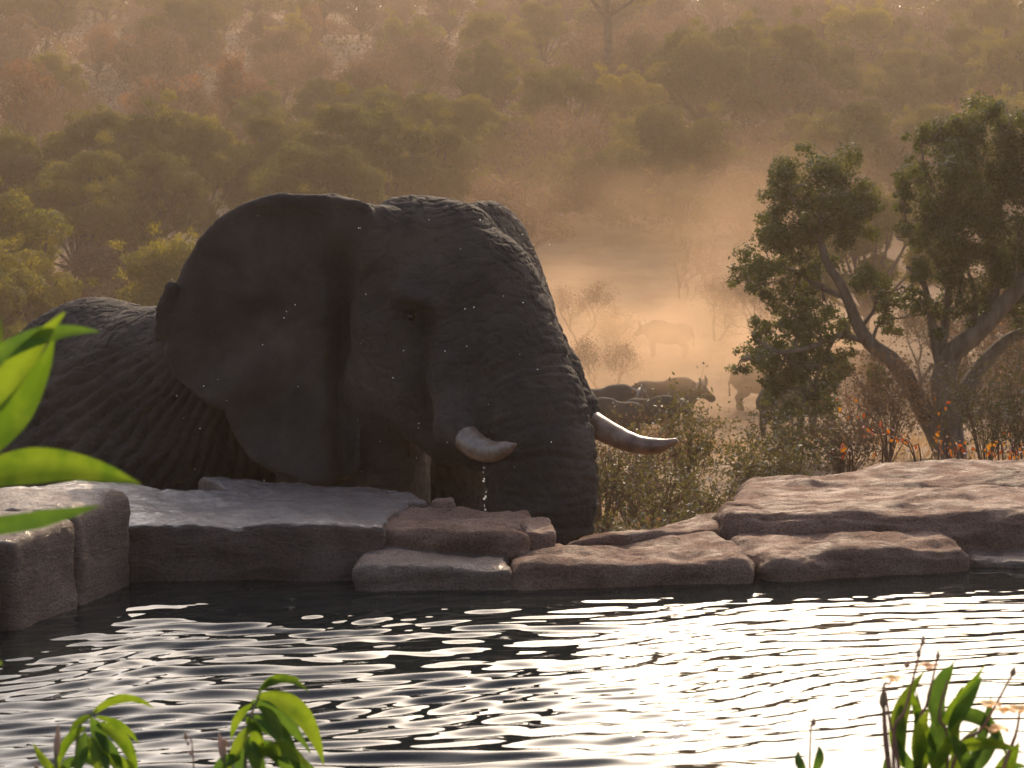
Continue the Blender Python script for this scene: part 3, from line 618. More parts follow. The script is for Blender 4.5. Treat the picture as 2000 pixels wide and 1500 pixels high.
# ------------------------------------------------------------------ trees
def lump_leaves(C, Rr, n, size, seed, flat=.8, aspect=.5, shell=.55):
    r = np.random.default_rng(seed); pts = []; outs = []
    for c, rad in zip(C, Rr):
        m = max(8, int(n * (rad ** 2)))
        d = r.normal(size=(m, 3)); d /= np.linalg.norm(d, axis=1)[:, None]
        q = rad * (shell + (1 - shell) * r.random(m) ** .5) * (1 + .28 * pn(d * 2.3 + c, seed))
        p = c + d * q[:, None] * np.array([1, 1, flat]); kp = (d[:, 2] > -.75) | (r.random(m) < .5); pts.append(p[kp]); outs.append(d[kp])
    return leaves(np.vstack(pts), size, aspect, .0, seed + 1, np.vstack(outs))
def leafy_tree(seed, H, Wd, nl, leaf, dens, base=.35):
    r = np.random.default_rng(seed); C, Rr = [], []
    for k in range(nl):
        a = r.uniform(0, 2 * math.pi); t = r.random() ** .6; z = base + (1 - base) * r.uniform(.12, .92)
        w = Wd * .5 * t * (1 - .55 * max(0, (z - .62) / .38))
        rad = Wd * r.uniform(.10, .18); C.append((math.cos(a) * w, math.sin(a) * w, z * H)); Rr.append(rad)
    C = np.array(C); Rr = np.array(Rr); V, Q = lump_leaves(C, Rr, dens, leaf, seed, .78, .7, .8)
    # small sprays that roughen the outline
    sp = C[r.integers(0, nl, nl * 5)] + r.normal(size=(nl * 5, 3)) * Wd * .10; V2, Q2 = lump_leaves(sp, np.full(len(sp), Wd * .075), dens * .30, leaf * .9, seed + 3, .8, shell=0)
    crown = mesh('crown', np.vstack([V, V2]), np.vstack([Q, Q2 + len(V)]), False)
    mb = MB(); fk = np.array([r.normal() * .15, r.normal() * .15, H * base * .75])
    mb.tube(spline([(0, 0, -.3), (r.normal() * .1, r.normal() * .1, fk[2] * .5), fk], 6), np.linspace(.030 * H, .020 * H, 6), 7)
    for c, rad in zip(C, Rr):
        mid = fk + (c - fk) * .5 + r.normal(size=3) * .25; mb.tube(spline([fk, mid, c, c + r.normal(size=3) * rad * .6], 7), np.linspace(.014 * H, .003 * H, 7), 4)
    return mb.mesh('trunk'), crown
def bare_tree(seed, H, spread, leaf, nleaf, forks=5):
    r = np.random.default_rng(seed); mb = MB(); ends = []
    def grow(p, d, L, rad, lev):
        q = p + d * L; m = (p + q) / 2 + r.normal(size=3) * L * .09
        mb.tube(spline([p, m, q], 4), np.linspace(rad, rad * .62, 4), 5 if lev < 2 else 3, False)
        if lev >= 2: ends.append(q); ends.append(m)
        if lev >= forks: return
        for k in range(3 if lev in (1, 2) else 2 + (lev == 3)):
            e = d + r.normal(size=3) * spread * (1, .9, .75)[min(lev, 2)]; e[2] += .16; e /= np.linalg.norm(e); grow(q - d * L * r.uniform(0, .35), e, L * r.uniform(.60, .86), rad * .58, lev + 1)
    for k in range(r.integers(2, 4)):
        d = np.array([r.normal() * .3, r.normal() * .3, 1]); d /= np.linalg.norm(d); grow(np.array([r.normal() * .1, r.normal() * .1, -.2]), d, H * .30, .018 * H, 0)
    E = np.array(ends); C = E[r.integers(0, len(E), nleaf)] + r.normal(size=(nleaf, 3)) * H * .045
    V, Q = leaves(C, leaf, .6, 0, seed); return mb.mesh('trunk'), mesh('crown', V, Q, False)
def proto(name, pair, mat, bark='bark_far'):
    e = empty(name); obj('trunk', pair[0], M[bark], e); obj('crown', pair[1], M[mat], e); return e
PR = {'g': [proto('leafy_tree', leafy_tree(100 + k, 8.0, w, nl, .17, 1700, b), 'leaf_green') for k, (w, nl, b) in enumerate(((7.5, 24, .30), (6.2, 20, .28), (8.6, 27, .34)))],
      'y': [proto('leafy_tree', leafy_tree(120 + k, 7.0, w, nl, .16, 1300, .28), 'leaf_yellow') for k, (w, nl) in enumerate(((5.6, 24), (6.4, 26)))],
      'b': [proto('bare_tree', bare_tree(140 + k, 6.0, .55, .12, 2600), 'leaf_brown') for k in range(4)],
      'r': [proto('rusty_tree', leafy_tree(160 + k, 5.5, 5.4, 22, .18, 420, .2), 'leaf_rust') for k in range(2)],
      'd': [proto('dry_tree', leafy_tree(180 + k, 5.8, 6.2, 26, .17, 430, .22), 'leaf_brown') for k in range(3)]}
used = set()
LAB = {'g': ('olive green leafy tree on the hazy hillside', 'olive leafy trees on the hillside'), 'y': ('yellow-green leafy tree glowing on the hazy hillside', 'yellow-green trees on the hillside'),
       'b': ('bare branching tree among the hillside scrub', 'bare trees on the hillside'), 'r': ('rusty orange tree on the hazy hillside', 'rusty trees on the hillside'), 'd': ('dry brown bushy tree on the hazy hillside', 'dry brown trees on the hillside')}
def plant(kind, x, y, sc, sz=1.0, label=None, group=None, variant=None):
    k = random.randrange(len(PR[kind])) if variant is None else variant; p = PR[kind][k]
    o = p if (kind, k) not in used else copy_tree(p); used.add((kind, k))
    o.location = (x, y, gz(x, y) - .05); o.rotation_euler = (0, 0, random.uniform(0, 6.28)); o.scale = (sc, sc, sc * sz)
    tag(o, label or LAB[kind][0], 'tree', group or LAB[kind][1]); return o
def plant_px(kind, px, top, Y, width_px=None, **kw):
    """top: photo row of the crown's top; height follows from the ground at that distance"""
    x = (px - 1000) / F * Y; zt = P(px, top, Y)[2]; hh = zt - gz(x, Y); H0 = {'g': 8.0, 'y': 7.0, 'b': 6.0, 'r': 5.5, 'd': 5.8}[kind]
    sc = hh / H0; return plant(kind, x, Y, sc, 1.0, **kw)
row = 'large olive green tree in the row behind the elephant'; rg = 'row of big green trees behind the elephant'
for px, top, Y, kind in ((25, 250, 84, 'g'), (215, 205, 88, 'g'), (400, 225, 90, 'g'), (150, 300, 80, 'g'), (545, 235, 92, 'g'), (655, 215, 90, 'g'), (745, 210, 88, 'g'), (835, 255, 90, 'g'), (300, 290, 82, 'g'), (620, 300, 82, 'g')):
    plant_px(kind, px, top, Y, label=row, group=rg)
plant_px('y', 15, 350, 70, label='yellow-green tree left of the elephant back, below the tree row')
plant_px('y', 1225, 130, 112, label='bright yellow-green tree rising above the dust')
plant_px('y', 1255, 230, 104, label='yellow-green tree just in front of the bright one above the dust')
plant_px('g', 1520, 60, 118, label='broad umbrella-shaped green tree high above the leafy tree'); plant_px('g', 1600, 95, 120, label='green tree joined to the broad umbrella-shaped one')
plant_px('g', 1390, 72, 126, label='small round green tree beside the umbrella-shaped one'); plant_px('g', 1680, 230, 104, label='green tree directly below the umbrella-shaped crown'); plant_px('g', 1800, 215, 106, label='green tree behind the top of the forked leafy tree'); plant_px('g', 1590, 230, 100); plant_px('g', 505, 180, 112, label='pale green crown rising behind the tree row'); plant_px('g', 655, 160, 116, label='dim green tree farther up behind the tree row'); plant_px('g', 900, 200, 104); plant_px('g', 1010, 230, 100)
plant_px('g', 1180, 300, 92, label='green tree at the edge of the dust below the yellow-green one'); plant_px('g', 1330, 330, 92); plant_px('g', 1080, 250, 102); plant_px('g', 1900, 60, 130, label='tall dim tree high above the forked leafy tree'); plant_px('d', 1000, 350, 84, label='pale dry bush glowing behind the elephant head'); plant_px('d', 1440, 330, 90)
# thicket under the tree row
for k in range(46):
    px = random.uniform(-150, 900); Y = random.uniform(58, 80); plant(random.choice('bbbdy'), (px - 1000) / F * Y, Y, random.uniform(.45, .75), label=None)
for k in range(16):
    px = random.uniform(1050, 2150); Y = random.uniform(93, 102); plant(random.choice('bbdgy'), (px - 1000) / F * Y, Y, random.uniform(.55, .9))
for px, Y, s in ((1130, 70, .6), (1200, 66, .55), (1185, 58, .5), (1400, 72, .6), (1330, 80, .6), (1480, 70, .7), (1560, 74, .7), (1700, 70, .8), (1800, 62, .7), (1900, 66, .9), (2000, 60, .8), (2080, 58, .8), (1950, 48, .6), (1880, 45, .5)):
    plant('b' if px < 1600 else random.choice('bdg'), (px - 1000) / F * Y, Y, s)
# hillside
cntr = 0
for Y in np.concatenate([np.arange(100, 160, 7.0), np.arange(160, 256, 8.0)]):
    hw = .33 * Y; x = -hw
    while x < hw:
        xx = x + random.uniform(-2, 2); yy = Y + random.uniform(-4, 4); c = pn(np.array([[xx / 26, yy / 26, 3.3]]), 5)[0]; u = random.random() + c * .45
        kind = 'g' if u > .82 else 'y' if u > .74 else 'd' if u > .50 else 'r' if u > .40 else 'b' if u > .12 else 'd'
        plant(kind, xx, yy, random.uniform(.7, 1.15)); cntr += 1; x += random.uniform(6.5, 10.5) * (1 if Y < 160 else 1.25)
# low scrub covering the hillside between the trees
def scrub():
    r = np.random.default_rng(23); n = 9500; Y = 96 + 175 * r.random(n) ** .8; x = r.uniform(-.36, .36, n) * Y; z = ground_z(x, Y); rad = r.uniform(.5, 1.3, n)
    V, Q = lump_leaves(np.stack([x, Y, z + rad * .35], 1), rad, 30, .26, 24, .8, .7, .6)
    tag(obj('hillside_scrub', mesh('hillside_scrub', V, Q, False), M['leaf_brown']), 'low brown scrub covering the hillside', 'scrub', None, 'stuff')
scrub()
# tall dead tree
def dead_tree():
    Y = 128; b = np.array([(1185 - 1000) / F * Y, Y, 0]); b[2] = gz(b[0], b[1]); mb = MB()
    tp = P(1187, 50, Y); mb.tube(spline([b - [0, 0, .3], (b + tp) / 2 + [.05, 0, 0], tp, P(1180, -60, Y)], 10), np.linspace(.42, .24, 10), 8)
    e = empty('dead_tree', b); t = obj('trunk', mb.mesh('trunk'), M['bark_far']); t.parent = e; t.location = -Vector(b)
    for a, c_, d in (((1187, 40), (1160, 5), (1110, -60)), ((1187, 30), (1230, 5), (1290, -40)), ((1186, 10), (1200, -40), (1240, -110)), ((1183, -20), (1150, -60), (1100, -130))):
        mb = MB(); mb.tube(spline([P(*a, Y), P(*c_, Y + .5), P(*d, Y - .5)], 7), np.linspace(.2, .06, 7), 6)
        br = obj('branch', mb.mesh('branch'), M['bark_far']); br.parent = e; br.location = -Vector(b)
    tag(e, 'tall dead tree with straight thick trunk and few limbs', 'tree')
dead_tree()

# the leafy tree beside the herd
def near_tree():
    Y0 = 32.0; base = P(1850, 895, Y0); base[2] = gz(base[0], Y0); e = empty('broadleaf_tree', base); k = F / Y0
    def part(mb, name, mat, sm=True):
        o = obj(name, mb.mesh(name, sm), M[mat], e); o.location = -Vector(base); return o
    def L(pts, r0, r1, n=16, sides=9):
        c = spline([P(a, b, Y0 + d) for a, b, d in pts], n); c += .02 * np.stack([pn(c * 2.1 + s * 7, 3) for s in range(3)], 1); mb.tube(c, np.linspace(r0, r1, n) * .82 / k * (1 + .08 * pn(c * 3, 9)), sides)
    mb = MB()
    L([(1862, 960, 0), (1858, 880, 0), (1848, 790, 0), (1842, 735, 0), (1862, 690, -.1), (1905, 650, -.3), (1955, 600, -.4), (2010, 535, -.5), (2080, 430, -.5)], 38, 15, 26)
    L([(1850, 900, .0), (1812, 815, .1), (1778, 752, .2), (1745, 705, .2), (1700, 672, .1), (1676, 640, 0), (1662, 600, -.1), (1640, 550, -.2), (1612, 505, -.3), (1600, 440, -.2), (1610, 370, 0)], 26, 5, 30)
    L([(1862, 820, .2), (1885, 760, .4), (1925, 705, .6), (1975, 660, .8), (2040, 640, 1)], 24, 12, 14)
    part(mb, 'trunk', 'bark')
    rs = np.random.default_rng(8)
    CLUMPS = [(1560, 340, 62), (1620, 345, 66), (1672, 385, 50), (1520, 395, 52), (1500, 505, 52), (1565, 480, 68), (1640, 440, 58), (1448, 540, 30), (1480, 560, 28), (1540, 570, 48), (1598, 600, 44), (1690, 545, 36), (1725, 590, 34), (1680, 430, 40), (1700, 410, 30),
          (1500, 685, 50), (1450, 705, 32), (1560, 700, 62), (1618, 690, 46), (1590, 765, 50), (1515, 755, 36), (1565, 640, 44), (1640, 720, 34), (1715, 735, 28), (1735, 640, 26), (1540, 800, 26), (1610, 805, 28), (1530, 620, 30), (1650, 640, 30),
          (1800, 262, 34), (1850, 300, 60), (1785, 330, 36), (1905, 262, 62), (1985, 240, 56), (1960, 335, 80), (1872, 380, 74), (1805, 410, 54), (1775, 465, 36), (1850, 465, 62), (1930, 450, 72), (2005, 440, 74), (1800, 530, 34), (1860, 555, 50), (1950, 530, 56), (1885, 615, 40), (1990, 600, 44), (1812, 600, 34), (1860, 250, 36), (1765, 400, 26), (1940, 225, 34), (1775, 580, 24), (1830, 650, 24), (1925, 580, 30),
          (2060, 340, 90), (2080, 470, 80), (2060, 250, 60), (2100, 580, 60), (1900, 330, 60), (1930, 390, 60), (1840, 420, 50), (1880, 500, 50), (1975, 490, 60), (1590, 410, 55), (1520, 450, 44), (1600, 530, 40), (1530, 720, 40), (1480, 640, 30), (1760, 350, 26), (1730, 560, 26)]
    ends = []
    for pts, r0, r1 in (([(1842, 740, 0), (1825, 660, .1), (1815, 600, .2), (1800, 545, .2), (1770, 520, .2)], 14, 4), ([(1838, 700, 0), (1850, 600, .2), (1860, 500, .3), (1850, 400, .3), (1870, 320, .3)], 12, 4), ([(1930, 625, -.3), (1945, 560, -.2), (1935, 470, 0), (1960, 370, .1), (1990, 270, 0)], 13, 4), ([(1690, 668, .1), (1640, 655, -.3), (1580, 680, -.7), (1520, 690, -.9), (1460, 700, -1)], 8, 2.5), ([(1650, 580, -.1), (1600, 560, .1), (1555, 530, .3), (1500, 520, .4), (1450, 540, .4)], 8, 2.5), ([(1605, 480, -.2), (1570, 430, -.4), (1540, 370, -.3)], 6, 2), ([(1605, 440, 0), (1650, 400, .2), (1680, 380, .3)], 5, 2), ([(1680, 640, 0), (1705, 610, .2), (1720, 580, .3), (1765, 560, .3)], 6, 2), ([(1700, 672, 0), (1720, 630, .1), (1770, 620, .2)], 5, 2), ([(1630, 660, -.3), (1600, 720, -.5), (1590, 770, -.6)], 6, 2), ([(1900, 655, -.3), (1905, 580, 0), (1890, 520, .2)], 9, 3), ([(1855, 560, .2), (1810, 480, 0), (1780, 460, 0)], 6, 2), ([(1850, 430, .3), (1810, 340, .1), (1800, 280, 0)], 5, 2), ([(1975, 580, -.4), (1990, 480, -.2), (1985, 420, 0)], 8, 3)):
        mb = MB(); L(pts, r0, r1); ends.append(mb.V[0]); part(mb, 'limb', 'bark')
    mb = MB()
    ends = np.vstack(ends)
    for px, py, rad in CLUMPS:
        c = P(px, py, Y0); near = ends[np.argmin(((ends - c) * np.array([1, .5, 1])) ** 2 @ np.ones(3))]
        for t in range(3):
            q = P(px + rs.normal() * rad * .4, py + rs.normal() * rad * .4, Y0 + rs.normal() * .3); mb.tube(spline([near, (near + q) / 2 + rs.normal(size=3) * .08, q], 7), np.linspace(.022, .006, 7), 4)
    part(mb, 'twigs', 'bark')
    mb = MB(); L([(1808, 820, -.1), (1795, 780, -.1), (1782, 745, -.1), (1773, 722, -.1)], 15, 9, 10); part(mb, 'broken_stub', 'stump')
    r = np.random.default_rng(5); C = []; Rr = []
    for px, py, rad in CLUMPS:
        for m in range(10):
            a = r.normal(size=3); a /= np.linalg.norm(a); q = rad * r.uniform(.25, 1.0); C.append(P(px + a[0] * q, py + a[2] * q, Y0 + r.normal() * .5 + a[1] * q / k * 1.2)); Rr.append(rad / k * r.uniform(.34, .62))
    V, Q = lump_leaves(np.array(C), np.array(Rr), 3400, .074, 77, .85, .55, .1)
    o = obj('crown', mesh('crown', V, Q, False), M['leaf_near'], e); o.location = -Vector(base)
    tag(e, 'forked grey-barked tree with dense glossy dark foliage beside the herd', 'tree')
near_tree()

# ------------------------------------------------------------------ shrubs between pool and herd
def shrub(px, Y, H, Wd, mat, label, seed, nleaf=700, leaf=.05, group='shrubs behind the pool'):
    r = np.random.default_rng(seed); x = (px - 1000) / F * Y; b = Vector((x, Y, gz(x, Y))); e = empty('shrub', b); mb = MB(); tips = []
    for k in range(22):
        a = r.uniform(0, 6.28); s = r.uniform(.15, .5) * Wd; hh = H * r.uniform(.55, 1); q = np.array([math.cos(a) * s, math.sin(a) * s, hh]); m = q * np.array([.35, .35, .55]) + r.normal(size=3) * .06
        c = spline([(0, 0, -.1), m, q], 8); mb.tube(c, np.linspace(.014, .003, 8), 4)
        for t in range(5):
            p = c[r.integers(3, 8)]; d = p + r.normal(size=3) * .16 * Wd; d[2] += .06; mb.tube([p, (p + d) / 2 + r.normal(size=3) * .02, d], [.005, .003, .002], 3, False); tips += [d, (p + d) / 2, c[r.integers(4, 8)]]
    tips = np.array(tips); C = tips[r.integers(0, len(tips), nleaf)] + r.normal(size=(nleaf, 3)) * .05 * Wd; V, Q = leaves(C, leaf, .55, 0, seed)
    obj('stems', mb.mesh('stems'), M['twig'], e); obj('foliage', mesh('foliage', V, Q, False), M[mat], e); tag(e, label, 'shrub', group); return e
sh = [(1215, 15.5, 1.0, 1.1, 'leaf_bush', 'scrubby bush with yellow leaves close beside the trunk'), (1290, 19, 1.35, 1.5, 'leaf_bush', 'twiggy olive bush below the tusk tip'), (1335, 17, .95, 1.0, 'leaf_bush', 'twiggy bush against the boulder end'),
      (1180, 21, 1.3, 1.4, 'leaf_bush', 'dark green bush behind the trunk'), (1230, 23, 1.3, 1.6, 'leaf_brown', 'dry brown bush in the gap between trunk and boulder'), (1270, 14.5, .9, 1.1, 'leaf_brown', 'dry twiggy bush just over the low ledge'), (1400, 20, 1.0, 1.5, 'leaf_bush', 'olive bush peeking over the boulder corner'), (1345, 25, 1.6, 1.2, 'leaf_bush', 'green bush right under the longer tusk'), (1480, 24, 1.0, 1.6, 'leaf_bush', 'low green bush above the boulder edge'), (1560, 26, 1.2, 1.8, 'leaf_bush', 'olive bush at the tree foot, above the boulder'),
      (1650, 27, 1.1, 1.7, 'leaf_brown', 'brown twiggy bush at the left foot of the tree'), (1740, 30, 1.9, 2.0, 'leaf_brown', 'dry twiggy bush under the forked trunk'), (1930, 29, 2.0, 2.2, 'leaf_bush', 'dark bush filling the shade right of the trunk'), (2010, 27, 2.0, 2.0, 'leaf_bush', 'dark bush at the outer shade of the tree'), (1990, 36, 2.4, 2.6, 'leaf_brown', 'brown bush behind the tree shade'), (1680, 40, 1.7, 2.2, 'leaf_brown', 'dry bush behind the fork of the tree')]
for k, (px, Y, H, Wd, mat, lab) in enumerate(sh): shrub(px, Y, H, Wd, mat, lab, 300 + k, 2600 if Y < 22 else 2400, .042 if Y < 22 else .06)

# autumn-coloured shrub behind the boulder: long twigs with single leaves
def leaf_blade(n=9, fold=.25, curl=.15, wav=0):
    V = []; 
    for t in np.linspace(0, 1, n):
        w = .5 * (math.sin(math.pi * min(1, t * .97 + .03)) ** .8) * (1 - .45 * t) * 1.35
        z = -curl * t * t; ww = wav * math.sin(t * 14)
        V += [(t, -w, z + fold * w + ww), (t, 0, z), (t, w, z + fold * w - ww)]
    Q = []
    for k in range(n - 1):
        for c in (0, 1): Q.append((k * 3 + c, k * 3 + 3 + c, k * 3 + 4 + c, k * 3 + 1 + c))
    return np.array(V), np.array(Q)
lv, lq = leaf_blade(6); small_leaf = mesh('leaf', lv * np.array([1, .55, .5]), lq)
small_leaf.materials.append(M['leaf_orange'])
def autumn(label, stems, nl, Y, seed, size=.05):
    r = np.random.default_rng(seed); b = Vector(P(stems[0][0][0], stems[0][0][1], Y)); b[2] = gz(b[0], Y); e = empty('autumn_shrub', b)
    for st in stems:
        pts = [np.array(b) + r.normal(size=3) * .05] + [P(a, c, Y + r.normal() * .12) for a, c in st]; mb = MB(); c = spline(pts, 20); mb.tube(c, np.linspace(.007, .002, 20), 5)
        o = obj('stem', mb.mesh('stem'), M['twig'], e); o.location = -b
        for k in range(nl):
            p = c[int(r.uniform(9, 20))] + r.normal(size=3) * .025; l = obj('leaf', small_leaf, None, e); l.location = Vector(p) - b; l.rotation_euler = tuple(r.uniform(-3.1, 3.1, 3)); l.scale = (size * r.uniform(.6, 1.4),) * 3
    tag(e, label, 'shrub', 'orange-leaved shrubs behind the boulder')
autumn('orange-leaved shrub with long arching twigs before the forked tree', [[(1790, 925), (1740, 850), (1650, 770)], [(1800, 925), (1770, 870), (1690, 830)], [(1790, 920), (1700, 840), (1630, 790)], [(1830, 920), (1830, 860), (1840, 785)]], 14, 11.6, 1, .032)
autumn('red-leaved shrub sprouting at the tree foot above the boulder', [[(1870, 915), (1862, 890), (1850, 865)], [(1870, 915), (1880, 895), (1882, 872)], [(1850, 915), (1840, 890), (1836, 880)]], 12, 11.6, 2, .03)
autumn('red-leaved shrub low over the boulder top beyond the tree', [[(1960, 908), (1945, 890), (1932, 872)], [(1975, 905), (1985, 890), (1995, 880)], [(1950, 905), (1962, 886), (1965, 880)]], 12, 11.6, 3, .03)
autumn('small yellow-red shrub at the boulder edge under the leafy branch', [[(1660, 930), (1650, 890), (1630, 872)], [(1665, 930), (1652, 880), (1645, 868)], [(1720, 930), (1712, 890), (1700, 850)]], 9, 11.4, 4, .03)

# dry grass
def grass():
    r = np.random.default_rng(9); n = 16000; Y = r.uniform(17, 75, n); x = (r.uniform(1000, 2150, n) - 1000) / F * Y
    cl = fbm(np.stack([x / 2.5, Y / 5, 0 * x], 1), 2, 4); k = cl > .02; x, Y = x[k], Y[k]; n = len(x); z = ground_z(x, Y)
    b = np.stack([x, Y, z], 1); hgt = r.uniform(.10, .34, n); t = b + np.stack([r.normal(size=n) * .09, r.normal(size=n) * .09, hgt], 1)
    w = np.stack([np.cos(r.uniform(0, 6.28, n)), np.sin(r.uniform(0, 6.28, n)), 0 * x], 1) * .014
    V = np.stack([b - w, b + w, t], 1).reshape(-1, 3); tag(obj('dry_grass', mesh('dry_grass', V, np.arange(3 * n).reshape(n, 3), False), M['grass']), 'sparse dry grass on the dusty ground', 'grass', None, 'stuff')
grass()

# ------------------------------------------------------------------ garden plants in front of the pool
def blade(a, c, b, w, Y, seed, twist=0.0, dY=(0, 0, 0), wav=0, fold=.3):
    """leaf from photo points a (base), c (bend), b (tip); w width in pixels at distance Y"""
    A, C_, B = P(*a, Y + dY[0]), P(*c, Y + dY[1]), P(*b, Y + dY[2]); n = 16; V = []; W_ = w / F * Y
    for t in np.linspace(0, 1, n):
        p = (1 - t) ** 2 * A + 2 * t * (1 - t) * C_ + t * t * B; d = 2 * (1 - t) * (C_ - A) + 2 * t * (B - C_); d /= np.linalg.norm(d) + 1e-9
        s = np.cross(d, [0, 1., 0]); s /= np.linalg.norm(s) + 1e-9; nn = np.cross(d, s); tw = twist + .5 * wav * math.sin(t * 7 + seed)
        side = math.cos(tw) * s + math.sin(tw) * nn; nor = -math.sin(tw) * s + math.cos(tw) * nn
        ww = W_ * .5 * max(.03, math.sin(math.pi * (t * .985 + .015) ** .8)) ** .85; rip = wav * W_ * .22 * math.sin(t * 17 + seed)
        V += [p - side * ww + nor * (fold * ww + rip), p - side * ww * .5 + nor * (fold * ww * .45), p - nor * ww * .06, p + side * ww * .5 + nor * fold * ww * .45, p + side * ww + nor * (fold * ww - rip)]
    Q = [(k * 5 + c, k * 5 + 5 + c, k * 5 + 6 + c, k * 5 + 1 + c) for k in range(n - 1) for c in range(4)]
    return mesh('leaf', V, np.array(Q))
def garden(name, label, root, Y, stems, lvs, buds=(), flowers=(), rz=.02, smat='stem', srad=.005, group=None):
    r = random.Random(hash(label) % 999 if False else len(label)); b = Vector(P(root, 1500, Y)); b[2] = rz; e = empty(name, b)
    def ch(nm, me, m, par=e):
        o = obj(nm, me, M[m], par); o.location = -b if par is e else (0, 0, 0); return o
    for st in stems:
        mb = MB(); c = spline([np.array(b)] + [P(*q, Y) for q in st], 22); mb.tube(c, np.linspace(srad, srad * .4, 22), 7); ch('stem', mb.mesh('stem'), smat)
    for k, (a, c, t, w, *o) in enumerate(lvs):
        m = o[0] if o else 'leaf_fg'; wav = o[1] if len(o) > 1 else .15
        ch('leaf', blade(a, c, t, w * (.72 if Y > 3 else .95), Y, k, r.uniform(-.5, .5), (0, r.uniform(-.04, .04), r.uniform(-.08, .08)), wav), m)
    for (a, t, w) in buds:
        mb = MB(); p = [P(*a, Y), P((a[0] + t[0]) / 2, (a[1] + t[1]) / 2, Y), P(*t, Y)]; c = spline(p, 9); mb.tube(c, np.array([.25, .6, .9, 1, .95, .8, .55, .3, .08]) * w / F * Y * .5, 8); ch('bud', mb.mesh('bud'), 'bud')
    for (fx, fy, w) in flowers:
        mb = MB(); p0 = P(fx, fy + w * .3, Y); u = w / F * Y
        for k in range(5):
            a = k * 1.2566 + fx; d = np.array([math.cos(a), math.sin(a), .5]); s = np.array([-math.sin(a), math.cos(a), 0]); V = []
            for t, ww, z in ((0, .06, 0), (.25, .26, .22), (.5, .34, .34), (.75, .25, .30), (.9, .04, .2)):
                q = p0 + np.array([d[0] * t, d[1] * t, z]) * u; V += [q - s * ww * u, q + np.array([0, 0, -.05]) * u, q + s * ww * u]
            Q = [(j * 3 + c, j * 3 + 3 + c, j * 3 + 4 + c, j * 3 + 1 + c) for j in range(4) for c in (0, 1)]; mb.add(V, Q)
        ch('flower', mb.mesh('flower'), 'petal')
    return tag(e, label, 'plant', group)
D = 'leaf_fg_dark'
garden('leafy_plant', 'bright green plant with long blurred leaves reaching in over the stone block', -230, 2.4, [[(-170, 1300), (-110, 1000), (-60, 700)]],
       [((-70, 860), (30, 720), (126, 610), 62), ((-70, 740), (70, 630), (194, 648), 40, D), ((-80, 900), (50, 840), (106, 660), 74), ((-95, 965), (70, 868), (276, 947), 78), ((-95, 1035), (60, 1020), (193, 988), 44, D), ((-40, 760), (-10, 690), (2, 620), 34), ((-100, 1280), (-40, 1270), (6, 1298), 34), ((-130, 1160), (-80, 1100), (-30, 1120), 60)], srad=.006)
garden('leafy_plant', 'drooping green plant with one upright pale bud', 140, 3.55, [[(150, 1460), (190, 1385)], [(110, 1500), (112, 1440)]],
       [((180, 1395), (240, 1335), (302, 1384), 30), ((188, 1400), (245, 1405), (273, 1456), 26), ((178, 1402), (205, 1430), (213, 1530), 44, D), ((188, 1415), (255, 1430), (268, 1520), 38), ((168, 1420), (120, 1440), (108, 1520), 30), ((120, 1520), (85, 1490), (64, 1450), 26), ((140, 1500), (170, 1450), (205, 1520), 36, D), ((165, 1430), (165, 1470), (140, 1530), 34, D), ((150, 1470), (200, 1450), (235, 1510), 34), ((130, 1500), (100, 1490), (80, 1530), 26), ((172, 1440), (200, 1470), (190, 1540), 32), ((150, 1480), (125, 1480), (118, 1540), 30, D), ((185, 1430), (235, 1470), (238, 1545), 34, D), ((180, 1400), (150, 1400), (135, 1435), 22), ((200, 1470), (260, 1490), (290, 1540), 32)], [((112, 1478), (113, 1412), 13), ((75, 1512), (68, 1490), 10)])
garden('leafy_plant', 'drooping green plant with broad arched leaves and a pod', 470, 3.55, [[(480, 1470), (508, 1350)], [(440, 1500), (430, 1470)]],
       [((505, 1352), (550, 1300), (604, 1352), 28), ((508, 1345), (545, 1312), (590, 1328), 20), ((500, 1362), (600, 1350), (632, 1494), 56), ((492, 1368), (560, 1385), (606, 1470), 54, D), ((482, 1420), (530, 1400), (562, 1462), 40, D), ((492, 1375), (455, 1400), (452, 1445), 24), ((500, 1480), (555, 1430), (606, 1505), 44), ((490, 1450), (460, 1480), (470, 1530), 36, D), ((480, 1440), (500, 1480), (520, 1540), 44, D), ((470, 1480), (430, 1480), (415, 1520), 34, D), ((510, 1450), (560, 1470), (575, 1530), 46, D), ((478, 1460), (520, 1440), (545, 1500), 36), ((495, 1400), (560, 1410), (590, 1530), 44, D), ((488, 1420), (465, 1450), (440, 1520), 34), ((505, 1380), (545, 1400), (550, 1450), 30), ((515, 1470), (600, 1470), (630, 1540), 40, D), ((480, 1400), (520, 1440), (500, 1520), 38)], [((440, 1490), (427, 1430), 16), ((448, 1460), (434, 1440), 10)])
garden('budding_stalk', 'thin bare stalk with tiny buds between the two drooping plants', 385, 3.55, [[(378, 1490), (364, 1434)]], [], [((364, 1446), (361, 1430), 8), ((372, 1476), (376, 1462), 8), ((369, 1456), (365, 1448), 7)], srad=.0022, smat='stalk')
